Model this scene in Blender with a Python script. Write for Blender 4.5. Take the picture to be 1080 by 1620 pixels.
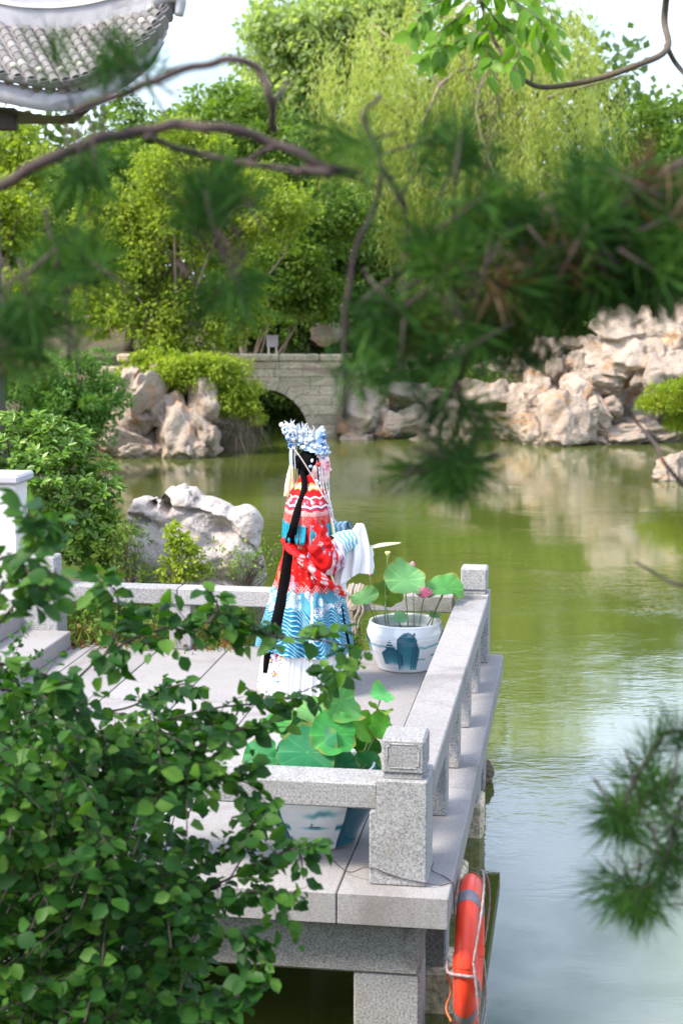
import bpy, bmesh, math, random
import numpy as np
from mathutils import Vector, Matrix, noise as mnoise

sc = bpy.context.scene
for o in list(bpy.data.objects):
    bpy.data.objects.remove(o)
COL = sc.collection
R = math.radians
random.seed(7)
RNG = np.random.default_rng(11)

# ------------------------------------------------------------------ camera
CAM_H, FPX, PITCH = 2.85, 2550.0, R(8.25)
cam_d = bpy.data.cameras.new('camera')
cam_d.sensor_fit = 'VERTICAL'
cam_d.sensor_height = 36.0
cam_d.sensor_width = 24.0
cam_d.lens = FPX / 1620 * 36.0
cam_d.clip_start = 0.05
cam_d.clip_end = 2000
cam_d.dof.use_dof = True
cam_d.dof.focus_distance = 9.9
cam_d.dof.aperture_fstop = 3.1
cam = bpy.data.objects.new('camera', cam_d)
COL.objects.link(cam)
cam.location = (0, 0, CAM_H)
cam.rotation_euler = (R(90) - PITCH, 0, 0)
sc.camera = cam

# ------------------------------------------------------------------ sky, sun, exposure
SUN_EL, SUN_AZ = R(48), R(-116)          # azimuth from +Y (view direction) towards +X
world = bpy.data.worlds.new('World')
sc.world = world
world.use_nodes = True
wn, wl = world.node_tree.nodes, world.node_tree.links
wn.clear()
w_out = wn.new('ShaderNodeOutputWorld')
w_bg = wn.new('ShaderNodeBackground')
w_sky = wn.new('ShaderNodeTexSky')
w_sky.sky_type = 'NISHITA'
w_sky.sun_disc = False
w_sky.sun_elevation = SUN_EL
w_sky.sun_rotation = SUN_AZ
w_sky.air_density = 1.0
w_sky.dust_density = 2.0
w_tc = wn.new('ShaderNodeTexCoord')
w_map = wn.new('ShaderNodeMapping')
w_map.inputs['Scale'].default_value = (1.0, 1.0, 2.6)
w_noise = wn.new('ShaderNodeTexNoise')
w_noise.inputs['Scale'].default_value = 2.6
w_noise.inputs['Detail'].default_value = 7
w_noise.inputs['Roughness'].default_value = 0.58
w_ramp = wn.new('ShaderNodeValToRGB')
w_ramp.color_ramp.elements[0].position = 0.38
w_ramp.color_ramp.elements[1].position = 0.66
w_mix = wn.new('ShaderNodeMix')
w_mix.data_type = 'RGBA'
w_mul = wn.new('ShaderNodeMath')
w_mul.operation = 'MULTIPLY'
w_mul.inputs[1].default_value = 0.75
wl.new(w_tc.outputs['Generated'], w_map.inputs['Vector'])
wl.new(w_map.outputs[0], w_noise.inputs['Vector'])
wl.new(w_noise.outputs['Fac'], w_ramp.inputs['Fac'])
wl.new(w_ramp.outputs['Color'], w_mul.inputs[0])
wl.new(w_mul.outputs[0], w_mix.inputs['Factor'])
wl.new(w_sky.outputs['Color'], w_mix.inputs['A'])
w_mix.inputs['B'].default_value = (11.5, 13.0, 16.2, 1)
wl.new(w_mix.outputs['Result'], w_bg.inputs['Color'])
w_bg.inputs['Strength'].default_value = 0.148
wl.new(w_bg.outputs[0], w_out.inputs['Surface'])

sun_d = bpy.data.lights.new('sun', 'SUN')
sun_d.energy = 3.5
sun_d.angle = R(14)
sun_d.color = (1.0, 0.93, 0.82)
sun = bpy.data.objects.new('sun', sun_d)
COL.objects.link(sun)
sdir = Vector((math.sin(SUN_AZ) * math.cos(SUN_EL), math.cos(SUN_AZ) * math.cos(SUN_EL), math.sin(SUN_EL)))
sun.rotation_euler = sdir.to_track_quat('Z', 'Y').to_euler()
sun.location = (-20, -8, 30)

sc.view_settings.view_transform = 'Standard'
sc.view_settings.look = 'None'
sc.view_settings.gamma = 1
sc.view_settings.use_curve_mapping = False
sc.view_settings.exposure = 1.0
sc.render.engine = 'CYCLES'
cy = sc.cycles
cy.use_denoising = True
cy.max_bounces = 5
cy.diffuse_bounces = 2
cy.glossy_bounces = 2
cy.transmission_bounces = 3
cy.transparent_max_bounces = 6
cy.caustics_reflective = False
cy.caustics_refractive = False
cy.sample_clamp_indirect = 6

# ------------------------------------------------------------------ helpers
CF = Vector((0, math.cos(PITCH), -math.sin(PITCH)))
CU = Vector((0, math.sin(PITCH), math.cos(PITCH)))
def at(x, y, Y):
    """point of the place seen at photo pixel x, y when it stands Y metres in front of the camera"""
    r = CF + Vector((1, 0, 0)) * ((x - 540) / FPX) - CU * ((y - 810) / FPX)
    return Vector((0, 0, CAM_H)) + r * (Y / r.y)
def S(px, Y):
    return px * Y / FPX

def obj(name, me, parent=None, loc=None, rot=None, scale=None):
    o = bpy.data.objects.new(name, me)
    COL.objects.link(o)
    if parent is not None:
        o.parent = parent
    if loc is not None:
        o.location = loc
    if rot is not None:
        o.rotation_euler = rot
    if scale is not None:
        o.scale = scale
    return o
def tag(o, label=None, cat=None, group=None, kind=None):
    if label: o['label'] = label
    if cat: o['category'] = cat
    if group: o['group'] = group
    if kind: o['kind'] = kind
    return o
def thing(name, label, cat, loc=(0, 0, 0), rotz=0.0, group=None):
    o = bpy.data.objects.new(name, None)
    COL.objects.link(o)
    o.location = loc
    o.rotation_euler = (0, 0, rotz)
    o.empty_display_size = 0.1
    return tag(o, label, cat, group)

def mesh(name, V, F, mat=None, smooth=False, col=None):
    me = bpy.data.meshes.new(name)
    V = np.asarray(V, dtype=np.float32)
    if isinstance(F, np.ndarray):
        k = F.shape[1]
        me.vertices.add(len(V))
        me.vertices.foreach_set('co', V.ravel())
        me.loops.add(F.size)
        me.loops.foreach_set('vertex_index', F.astype(np.int32).ravel())
        me.polygons.add(len(F))
        me.polygons.foreach_set('loop_start', np.arange(0, F.size, k, dtype=np.int32))
        me.update(calc_edges=True)
        me.validate()
    else:
        me.from_pydata(V.tolist(), [], F)
    if smooth:
        me.polygons.foreach_set('use_smooth', [True] * len(me.polygons))
    if col is not None:
        a = me.color_attributes.new('Col', 'FLOAT_COLOR', 'POINT')
        c = np.ones((len(V), 4), dtype=np.float32)
        c[:, :3] = col
        a.data.foreach_set('color', c.ravel())
    if mat is not None:
        me.materials.append(mat)
    me.update()
    return me
def join(parts):
    Vs, Fs, n = [], [], 0
    for V, F in parts:
        V = np.asarray(V, dtype=float)
        Vs.append(V)
        Fs += [tuple(int(i) + n for i in f) for f in F]
        n += len(V)
    return np.concatenate(Vs), Fs
def box(x0, x1, y0, y1, z0, z1):
    V = [(x, y, z) for z in (z0, z1) for y in (y0, y1) for x in (x0, x1)]
    return np.array(V, float), [(0, 2, 3, 1), (4, 5, 7, 6), (0, 1, 5, 4), (2, 6, 7, 3), (0, 4, 6, 2), (1, 3, 7, 5)]
def bbox_mesh(name, dims, mat, bev=0.006, jit=0.0, seg=1):
    """bevelled block centred on x, y with its foot at z = 0"""
    x0, x1, y0, y1, z0, z1 = dims
    bm = bmesh.new()
    V, F = box(*dims)
    vs = [bm.verts.new(v) for v in V]
    for f in F:
        bm.faces.new([vs[i] for i in f])
    if jit:
        for w in vs:
            w.co += Vector([random.uniform(-jit, jit) for _ in range(3)])
    bmesh.ops.bevel(bm, geom=list(bm.edges), offset=bev, segments=seg, affect='EDGES', profile=0.6)
    bmesh.ops.recalc_face_normals(bm, faces=bm.faces)
    me = bpy.data.meshes.new(name)
    bm.to_mesh(me)
    bm.free()
    me.materials.append(mat)
    return me
def blk(name, dims, mat, parent=None, bev=0.006, jit=0.0, label=None):
    """block placed by its extents in the parent's frame; origin at its own centre"""
    x0, x1, y0, y1, z0, z1 = dims
    c = ((x0 + x1) / 2, (y0 + y1) / 2, (z0 + z1) / 2)
    me = bbox_mesh(name, (x0 - c[0], x1 - c[0], y0 - c[1], y1 - c[1], z0 - c[2], z1 - c[2]), mat, bev, jit)
    o = obj(name, me, parent, c)
    if label: o['label'] = label
    return o
def spline(P, n):
    """Catmull-Rom through P resampled to n points"""
    P = np.asarray(P, float)
    if len(P) < 3:
        t = np.linspace(0, 1, n)[:, None]
        return P[0] * (1 - t) + P[-1] * t
    Q = np.vstack([2 * P[0] - P[1], P, 2 * P[-1] - P[-2]])
    m = len(P) - 1
    out = []
    for t in np.linspace(0, m - 1e-6, n):
        i = int(t); s = t - i
        a, b, c, d = Q[i], Q[i + 1], Q[i + 2], Q[i + 3]
        out.append(0.5 * (2 * b + (c - a) * s + (2 * a - 5 * b + 4 * c - d) * s * s + (3 * b - a - 3 * c + d) * s ** 3))
    return np.array(out)
def tube(P, rad, n=8, cap=True, flat=None):
    P = np.asarray(P, float)
    m = len(P)
    rad = np.broadcast_to(np.asarray(rad, float), (m,)) if np.ndim(rad) == 0 else np.asarray(rad, float)
    T = np.gradient(P, axis=0)
    T /= np.linalg.norm(T, axis=1)[:, None] + 1e-12
    up = np.array([0, 0, 1.0]) if abs(T[0][2]) < 0.9 else np.array([1.0, 0, 0])
    N = np.cross(T[0], up); N /= np.linalg.norm(N)
    V = []
    for i in range(m):
        N = N - T[i] * (N @ T[i]); N /= np.linalg.norm(N) + 1e-12
        B = np.cross(T[i], N)
        for k in range(n):
            a = 2 * math.pi * k / n
            V.append(P[i] + rad[i] * (math.cos(a) * N + math.sin(a) * B * (flat or 1.0)))
    F = [(i * n + k, i * n + (k + 1) % n, (i + 1) * n + (k + 1) % n, (i + 1) * n + k) for i in range(m - 1) for k in range(n)]
    if cap:
        F += [tuple(range(n))[::-1], tuple((m - 1) * n + k for k in range(n))]
    return np.array(V), F
def lathe(prof, n=48):
    m = len(prof)
    V = [(r * math.cos(2 * math.pi * k / n), r * math.sin(2 * math.pi * k / n), z) for r, z in prof for k in range(n)]
    F = [(i * n + k, i * n + (k + 1) % n, (i + 1) * n + (k + 1) % n, (i + 1) * n + k) for i in range(m - 1) for k in range(n)]
    return np.array(V), F
def gridF(rows, cols, wrap=False):
    i = np.arange(rows - 1)[:, None]
    k = np.arange(cols if wrap else cols - 1)[None, :]
    k2 = (k + 1) % cols
    return np.stack([i * cols + k, i * cols + k2, (i + 1) * cols + k2, (i + 1) * cols + k], -1).reshape(-1, 4)
_ico = {}
def ico(sub):
    if sub not in _ico:
        bm = bmesh.new()
        bmesh.ops.create_icosphere(bm, subdivisions=sub, radius=1)
        bm.verts.ensure_lookup_table()
        _ico[sub] = (np.array([v.co[:] for v in bm.verts]), [tuple(v.index for v in f.verts) for f in bm.faces])
        bm.free()
    return _ico[sub]
def unit(a):
    return a / (np.linalg.norm(a, axis=-1, keepdims=True) + 1e-12)
def rdirs(n, rng=None):
    return unit((rng or RNG).normal(size=(n, 3)))

# ------------------------------------------------------------------ materials
def nodes_of(m):
    m.use_nodes = True
    nt = m.node_tree
    nt.nodes.clear()
    return nt.nodes, nt.links
def ramp(nd, cols, pos=None):
    r = nd.new('ShaderNodeValToRGB')
    e = r.color_ramp.elements
    pos = pos or [i / (len(cols) - 1) for i in range(len(cols))]
    while len(e) < len(cols):
        e.new(0.5)
    for i, (c, p) in enumerate(zip(cols, pos)):
        e[i].position = p
        e[i].color = (*c, 1)
    return r
def noise(nd, lk, vec, scale, detail=4, rough=0.55, dist=0.0):
    n = nd.new('ShaderNodeTexNoise')
    n.inputs['Scale'].default_value = scale
    n.inputs['Detail'].default_value = detail
    n.inputs['Roughness'].default_value = rough
    n.inputs['Distortion'].default_value = dist
    lk.new(vec, n.inputs['Vector'])
    return n
def mixc(nd, lk, fac, a, b, mode='MIX'):
    m = nd.new('ShaderNodeMix')
    m.data_type = 'RGBA'
    m.blend_type = mode
    for k, v in (('Factor', fac), ('A', a), ('B', b)):
        if hasattr(v, 'is_output'):
            lk.new(v, m.inputs[k])
        elif isinstance(v, (int, float)):
            m.inputs[k].default_value = v
        else:
            m.inputs[k].default_value = (*v, 1)
    return m.outputs['Result']
def math_n(nd, lk, op, a, b=None):
    m = nd.new('ShaderNodeMath')
    m.operation = op
    for i, v in enumerate((a, b)):
        if v is None: continue
        if hasattr(v, 'is_output'):
            lk.new(v, m.inputs[i])
        else:
            m.inputs[i].default_value = v
    return m.outputs[0]
def stone_mat(name, cols, scale=6, speck=None, stain=None, rough=0.85, bump=0.4, bscale=60, objvar=0.1, sps=0.75, spots=None, pos=None, crack=None, vstretch=1.0, bdist=0.006):
    m = bpy.data.materials.new(name)
    nd, lk = nodes_of(m)
    out = nd.new('ShaderNodeOutputMaterial')
    b = nd.new('ShaderNodeBsdfPrincipled')
    tc = nd.new('ShaderNodeTexCoord')
    oi = nd.new('ShaderNodeObjectInfo')
    add = nd.new('ShaderNodeVectorMath'); add.operation = 'MULTIPLY_ADD'
    lk.new(oi.outputs['Random'], add.inputs[0])
    add.inputs[1].default_value = (37, 51, 23)
    lk.new(tc.outputs['Object'], add.inputs[2])
    vec = add.outputs[0]
    if vstretch != 1.0:
        mp = nd.new('ShaderNodeMapping'); mp.inputs['Scale'].default_value = (1, 1, vstretch)
        lk.new(vec, mp.inputs['Vector']); vec = mp.outputs[0]
    n1 = noise(nd, lk, vec, scale, 6, 0.6, 0.3)
    c = ramp(nd, cols, pos)
    lk.new(n1.outputs['Fac'], c.inputs['Fac'])
    color = c.outputs['Color']
    if speck:
        n2 = noise(nd, lk, vec, speck, 2, 0.7)
        r2 = ramp(nd, [(0.32, 0.32, 0.33), (0.95, 0.95, 0.95), (1.5, 1.48, 1.45)], [0.33, 0.5, 0.68])
        lk.new(n2.outputs['Fac'], r2.inputs['Fac'])
        color = mixc(nd, lk, sps, color, r2.outputs['Color'], 'MULTIPLY')
    if stain:
        n3 = noise(nd, lk, vec, stain[1], 5, 0.65, 0.8)
        r3 = ramp(nd, [(0, 0, 0), (1, 1, 1)], [stain[2], stain[2] + 0.14])
        lk.new(n3.outputs['Fac'], r3.inputs['Fac'])
        color = mixc(nd, lk, math_n(nd, lk, 'MULTIPLY', r3.outputs['Color'], stain[3]), color, stain[0])
    if spots:
        n5 = noise(nd, lk, vec, spots[1], 5, 0.6, 0.5)
        r5 = ramp(nd, [(0, 0, 0), (1, 1, 1)], [spots[2], spots[2] + 0.1])
        lk.new(n5.outputs['Fac'], r5.inputs['Fac'])
        color = mixc(nd, lk, math_n(nd, lk, 'MULTIPLY', r5.outputs['Color'], spots[3]), color, spots[0])
    hs = nd.new('ShaderNodeHueSaturation')
    lk.new(math_n(nd, lk, 'ADD', math_n(nd, lk, 'MULTIPLY', oi.outputs['Random'], 2 * objvar), 1 - objvar), hs.inputs['Value'])
    lk.new(color, hs.inputs['Color'])
    lk.new(hs.outputs['Color'], b.inputs['Base Color'])
    b.inputs['Roughness'].default_value = rough
    b.inputs['Specular IOR Level'].default_value = 0.3
    n4 = noise(nd, lk, vec, bscale, 5, 0.65)
    h = n4.outputs['Fac']
    if crack:
        v = nd.new('ShaderNodeTexVoronoi'); v.feature = 'DISTANCE_TO_EDGE'
        v.inputs['Scale'].default_value = crack
        lk.new(vec, v.inputs['Vector'])
        cr = ramp(nd, [(0, 0, 0), (1, 1, 1)], [0.0, 0.06])
        lk.new(v.outputs['Distance'], cr.inputs['Fac'])
        h = math_n(nd, lk, 'ADD', h, math_n(nd, lk, 'MULTIPLY', cr.outputs['Color'], 0.8))
    bp = nd.new('ShaderNodeBump')
    bp.inputs['Strength'].default_value = bump
    bp.inputs['Distance'].default_value = bdist
    lk.new(h, bp.inputs['Height'])
    lk.new(bp.outputs[0], b.inputs['Normal'])
    lk.new(b.outputs[0], out.inputs['Surface'])
    return m
def leaf_mat(name, cols, trans=0.35, rough=0.5, spec=0.3, clump=0.6, cscale=1.2, tint=(1.25, 1.3, 0.5)):
    m = bpy.data.materials.new(name)
    nd, lk = nodes_of(m)
    out = nd.new('ShaderNodeOutputMaterial')
    b = nd.new('ShaderNodeBsdfPrincipled')
    g = nd.new('ShaderNodeNewGeometry')
    oi = nd.new('ShaderNodeObjectInfo')
    n = noise(nd, lk, g.outputs['Position'], cscale, 2)
    f = math_n(nd, lk, 'FRACT', math_n(nd, lk, 'ADD', g.outputs['Random Per Island'], oi.outputs['Random']))
    f = math_n(nd, lk, 'ADD', math_n(nd, lk, 'MULTIPLY', f, 1 - clump), math_n(nd, lk, 'MULTIPLY', math_n(nd, lk, 'SUBTRACT', math_n(nd, lk, 'MULTIPLY', n.outputs['Fac'], 2.2), 0.6), clump))
    c = ramp(nd, cols)
    lk.new(f, c.inputs['Fac'])
    lk.new(c.outputs['Color'], b.inputs['Base Color'])
    b.inputs['Roughness'].default_value = rough
    b.inputs['Specular IOR Level'].default_value = spec
    t = nd.new('ShaderNodeBsdfTranslucent')
    tc = mixc(nd, lk, 1.0, c.outputs['Color'], tint, 'MULTIPLY')
    lk.new(tc, t.inputs['Color'])
    mx = nd.new('ShaderNodeMixShader')
    mx.inputs[0].default_value = trans
    lk.new(b.outputs[0], mx.inputs[1])
    lk.new(t.outputs[0], mx.inputs[2])
    lk.new(mx.outputs[0], out.inputs['Surface'])
    return m
def plain_mat(name, c, rough=0.5, spec=0.4, var=0.12, scale=8, metal=0.0, bump=0.0, bscale=40, trans=0.0):
    m = bpy.data.materials.new(name)
    nd, lk = nodes_of(m)
    out = nd.new('ShaderNodeOutputMaterial')
    b = nd.new('ShaderNodeBsdfPrincipled')
    tc = nd.new('ShaderNodeTexCoord')
    n = noise(nd, lk, tc.outputs['Object'], scale, 4)
    r = ramp(nd, [tuple(max(0, k * (1 - var)) for k in c), tuple(k * (1 + var) for k in c)], [0.3, 0.7])
    lk.new(n.outputs['Fac'], r.inputs['Fac'])
    lk.new(r.outputs['Color'], b.inputs['Base Color'])
    b.inputs['Roughness'].default_value = rough
    b.inputs['Specular IOR Level'].default_value = spec
    b.inputs['Metallic'].default_value = metal
    if bump:
        n2 = noise(nd, lk, tc.outputs['Object'], bscale, 3)
        bp = nd.new('ShaderNodeBump')
        bp.inputs['Strength'].default_value = bump
        bp.inputs['Distance'].default_value = 0.004
        lk.new(n2.outputs['Fac'], bp.inputs['Height'])
        lk.new(bp.outputs[0], b.inputs['Normal'])
    if trans:
        t = nd.new('ShaderNodeBsdfTranslucent')
        lk.new(r.outputs['Color'], t.inputs['Color'])
        mx = nd.new('ShaderNodeMixShader')
        mx.inputs[0].default_value = trans
        lk.new(b.outputs[0], mx.inputs[1]); lk.new(t.outputs[0], mx.inputs[2])
        lk.new(mx.outputs[0], out.inputs['Surface'])
    else:
        lk.new(b.outputs[0], out.inputs['Surface'])
    return m
def paint_mat(name, rough=0.6, spec=0.3, coat=0.0, sheen=0.0, bump=0.0, bscale=200, trans=0.0):
    """colour read from the printed / embroidered 'Col' attribute, with fine weave noise"""
    m = bpy.data.materials.new(name)
    nd, lk = nodes_of(m)
    out = nd.new('ShaderNodeOutputMaterial')
    b = nd.new('ShaderNodeBsdfPrincipled')
    a = nd.new('ShaderNodeAttribute'); a.attribute_name = 'Col'
    tc = nd.new('ShaderNodeTexCoord')
    n = noise(nd, lk, tc.outputs['Object'], bscale, 3)
    hs = nd.new('ShaderNodeHueSaturation')
    lk.new(a.outputs['Color'], hs.inputs['Color'])
    lk.new(math_n(nd, lk, 'ADD', math_n(nd, lk, 'MULTIPLY', n.outputs['Fac'], 0.3), 0.85), hs.inputs['Value'])
    lk.new(hs.outputs['Color'], b.inputs['Base Color'])
    b.inputs['Roughness'].default_value = rough
    b.inputs['Specular IOR Level'].default_value = spec
    b.inputs['Coat Weight'].default_value = coat
    b.inputs['Coat Roughness'].default_value = 0.08
    b.inputs['Sheen Weight'].default_value = sheen
    if bump:
        bp = nd.new('ShaderNodeBump')
        bp.inputs['Strength'].default_value = bump
        bp.inputs['Distance'].default_value = 0.003
        lk.new(n.outputs['Fac'], bp.inputs['Height'])
        lk.new(bp.outputs[0], b.inputs['Normal'])
    lk.new(b.outputs[0], out.inputs['Surface'])
    return m

M = {}
M['granite'] = stone_mat('granite', [(0.22, 0.215, 0.215), (0.30, 0.293, 0.29), (0.36, 0.35, 0.342)], 3.5, 95, ((0.19, 0.155, 0.115), 2.6, 0.54, 0.5), bump=0.25, bscale=140, bdist=0.003)
M['paving'] = stone_mat('paving', [(0.215, 0.20, 0.195), (0.275, 0.258, 0.252), (0.33, 0.31, 0.302)], 2.0, 110, ((0.14, 0.12, 0.105), 1.6, 0.54, 0.5), sps=0.42, bump=0.2, bscale=120, objvar=0.06, bdist=0.003)
M['beam'] = stone_mat('old_beam', [(0.17, 0.16, 0.15), (0.27, 0.26, 0.25), (0.36, 0.35, 0.34)], 2.5, 90, ((0.10, 0.09, 0.08), 3.0, 0.5, 0.7), bump=0.4, bscale=70, spots=((0.55, 0.54, 0.52), 9.0, 0.64, 0.6))
M['rock'] = stone_mat('limestone', [(0.24, 0.18, 0.13), (0.40, 0.32, 0.255), (0.52, 0.435, 0.36)], 0.8, None, ((0.50, 0.24, 0.09), 0.8, 0.53, 0.8), bump=0.9, bscale=3.5, objvar=0.22, crack=None, bdist=0.12, spots=((0.10, 0.09, 0.08), 2.4, 0.60, 0.7))
M['boulder'] = stone_mat('pale_boulder', [(0.27, 0.225, 0.195), (0.42, 0.365, 0.33), (0.52, 0.46, 0.425)], 4.5, None, ((0.52, 0.25, 0.10), 1.7, 0.63, 0.75), bump=0.9, bscale=9, spots=((0.11, 0.10, 0.09), 7.0, 0.60, 0.75), objvar=0.0, bdist=0.06)
M['bridge'] = stone_mat('bridge_stone', [(0.42, 0.33, 0.22), (0.52, 0.43, 0.30), (0.60, 0.51, 0.38)], 1.2, 30, ((0.20, 0.17, 0.12), 1.2, 0.55, 0.55), bump=0.4, bscale=14, objvar=0.12, bdist=0.02)
M['tile'] = stone_mat('roof_tile', [(0.10, 0.09, 0.085), (0.20, 0.185, 0.18), (0.30, 0.28, 0.275)], 5.0, None, ((0.24, 0.27, 0.20), 4, 0.58, 0.5), bump=0.3, bscale=30, objvar=0.25)
M['ridge'] = stone_mat('ridge_plaster', [(0.28, 0.275, 0.29), (0.38, 0.37, 0.395), (0.46, 0.45, 0.47)], 3.0, None, ((0.18, 0.175, 0.18), 2, 0.54, 0.7), bump=0.2)
M['plaster'] = stone_mat('white_plaster', [(0.58, 0.55, 0.52), (0.66, 0.63, 0.60), (0.70, 0.68, 0.66)], 2.0, None, ((0.45, 0.36, 0.28), 1.5, 0.60, 0.45), bump=0.1, objvar=0.0)
M['shadestone'] = stone_mat('shade_stone', [(0.02, 0.02, 0.016), (0.04, 0.04, 0.03), (0.06, 0.06, 0.045)], 3, None, None, bump=0.4)  # near-black colour standing in for the shade under the deck
M['soil'] = stone_mat('soil', [(0.05, 0.035, 0.02), (0.10, 0.07, 0.04), (0.15, 0.11, 0.06)], 3, 25, ((0.05, 0.08, 0.02), 1.0, 0.5, 0.9), bump=0.7, bscale=20, objvar=0, bdist=0.04)
M['bark'] = stone_mat('bark', [(0.05, 0.04, 0.03), (0.11, 0.085, 0.06), (0.17, 0.14, 0.11)], 9, None, None, bump=0.8, bscale=25, bdist=0.02, vstretch=0.3)
M['palebark'] = stone_mat('pale_bark', [(0.13, 0.10, 0.075), (0.22, 0.17, 0.13), (0.30, 0.25, 0.20)], 9, None, None, bump=0.7, bscale=25, bdist=0.02, vstretch=0.3)
M['darkwood'] = plain_mat('dark_wood', (0.05, 0.035, 0.028), 0.6)
M['pinebark'] = stone_mat('pine_bark', [(0.03, 0.02, 0.018), (0.06, 0.042, 0.038), (0.10, 0.075, 0.07)], 20, None, None, bump=0.7, bscale=60, bdist=0.005)
# ------------------------------------------------------------------ the setting: ground and pond
def sst(a, b, x):
    t = np.clip((x - a) / (b - a), 0, 1)
    return t * t * (3 - 2 * t)
def terrain(x, y):
    h = np.full_like(x, -1.9)
    wob = 0.5 * np.sin(x * 0.9 + 1.3) + 0.3 * np.sin(y * 1.1 + x * 0.6)
    # far bank behind the rocks, with the channel that runs under the bridge
    chan = 1 - sst(1.15, 1.5, np.abs(x + 1.94)) * 1.0
    chan = np.where(y > 47, 0, chan)
    far = sst(38.6, 39.8, y + 0.3 * wob - 2.2 * sst(1.6, 0.6, x)) * (1 - chan)
    hf = 0.05 + 0.55 * sst(39, 48, y) + 0.5 * sst(48, 70, y) + 0.5 * sst(2.5, 4.5, x) * sst(37.5, 40, y)
    h = np.maximum(h, -1.9 + far * (hf + 1.9))
    # left bank and the little headland the pale rocks stand on
    lb = sst(0.6, -0.6, x + 5.6 + 0.4 * wob) * sst(11, 12.5, y)
    h = np.maximum(h, -1.9 + lb * (0.1 + 1.9))
    hd = sst(2.8, 1.7, np.hypot((x + 4.3) * 1.0, (y - 37.3) * 1.0))
    h = np.maximum(h, -1.9 + hd * (0.45 + 1.9))
    # strip of bank behind the terrace
    nb = sst(0.35, -0.25, x + 0.55 + 0.15 * wob) * sst(11.95, 12.2, y - 0.15 * (x + 3) * -1) * sst(16.6, 15.6, y + 0.2 * wob)
    h = np.maximum(h, -1.9 + nb * (-0.08 + 1.9))
    # bank the photographer stands on
    cb = sst(4.9, 4.1, y)
    h = np.maximum(h, -1.9 + cb * (0.3 + 1.9))
    return h + 0.03 * np.sin(3.1 * x) * np.cos(2.7 * y)
gx = np.unique(np.concatenate([np.linspace(-400, -60, 14), np.linspace(-60, -9, 35), np.linspace(-9, 9, 150), np.linspace(9, 60, 35), np.linspace(60, 400, 14)]))
gy = np.unique(np.concatenate([np.linspace(-60, 0, 15), np.linspace(0, 18, 120), np.linspace(18, 34, 50), np.linspace(34, 46, 80), np.linspace(46, 90, 40), np.linspace(90, 700, 16)]))
GX, GY = np.meshgrid(gx, gy)
GZ = terrain(GX, GY)
tag(obj('ground', mesh('ground', np.stack([GX, GY, GZ], -1).reshape(-1, 3), gridF(len(gy), len(gx)), M['soil'], True)), kind='structure')

def water_mat():
    m = bpy.data.materials.new('pond_water')
    nd, lk = nodes_of(m)
    out = nd.new('ShaderNodeOutputMaterial')
    b = nd.new('ShaderNodeBsdfPrincipled')
    tc = nd.new('ShaderNodeTexCoord')
    n0 = noise(nd, lk, tc.outputs['Object'], 0.25, 3)
    r = ramp(nd, [(0.056, 0.074, 0.012), (0.080, 0.098, 0.018)], [0.35, 0.65])
    lk.new(n0.outputs['Fac'], r.inputs['Fac'])
    lk.new(r.outputs['Color'], b.inputs['Base Color'])
    b.inputs['Roughness'].default_value = 0.02
    b.inputs['IOR'].default_value = 2.3
    mp = nd.new('ShaderNodeMapping')
    mp.inputs['Scale'].default_value = (0.8, 1.6, 1)
    mp.inputs['Rotation'].default_value = (0, 0, R(12))
    lk.new(tc.outputs['Object'], mp.inputs['Vector'])
    n1 = noise(nd, lk, mp.outputs[0], 3.2, 3, 0.5, 0.6)
    n2 = noise(nd, lk, mp.outputs[0], 12.0, 2, 0.5, 0.4)
    n3 = noise(nd, lk, tc.outputs['Object'], 0.55, 2, 0.5, 0.5)
    r3 = ramp(nd, [(0.14, 0.14, 0.14), (1, 1, 1)], [0.44, 0.66])
    lk.new(n3.outputs['Fac'], r3.inputs['Fac'])
    h = math_n(nd, lk, 'ADD', math_n(nd, lk, 'MULTIPLY', n1.outputs['Fac'], 0.7), math_n(nd, lk, 'MULTIPLY', n2.outputs['Fac'], 0.36))
    h = math_n(nd, lk, 'MULTIPLY', h, r3.outputs['Color'])
    sx = nd.new('ShaderNodeSeparateXYZ')            # sheltered calm water close under the near bank
    lk.new(tc.outputs['Object'], sx.inputs[0])
    mr = nd.new('ShaderNodeMapRange'); mr.interpolation_type = 'SMOOTHSTEP'
    mr.inputs['From Min'].default_value = 8.6; mr.inputs['From Max'].default_value = 11.5
    mr.inputs['To Min'].default_value = 0.10; mr.inputs['To Max'].default_value = 1.0
    lk.new(sx.outputs['Y'], mr.inputs['Value'])
    m2 = nd.new('ShaderNodeMapRange'); m2.interpolation_type = 'SMOOTHSTEP'   # fine wind ruffle out on the open pond
    m2.inputs['From Min'].default_value = 9.0; m2.inputs['From Max'].default_value = 17.0
    m2.inputs['To Min'].default_value = 0.015; m2.inputs['To Max'].default_value = 0.055
    lk.new(sx.outputs['Y'], m2.inputs['Value'])
    lk.new(m2.outputs[0], b.inputs['Roughness'])
    h = math_n(nd, lk, 'MULTIPLY', h, mr.outputs[0])
    bp = nd.new('ShaderNodeBump')
    bp.inputs['Strength'].default_value = 1.0
    bp.inputs['Distance'].default_value = 0.008
    lk.new(h, bp.inputs['Height'])
    lk.new(bp.outputs[0], b.inputs['Normal'])
    lk.new(b.outputs[0], out.inputs['Surface'])
    return m
M['water'] = water_mat()
WZ = -0.95
V = np.array([(-60, -20, WZ), (60, -20, WZ), (60, 75, WZ), (-60, 75, WZ)])
tag(obj('pond_water', mesh('pond_water', V, [(0, 1, 2, 3)], M['water'])), kind='structure')

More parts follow.
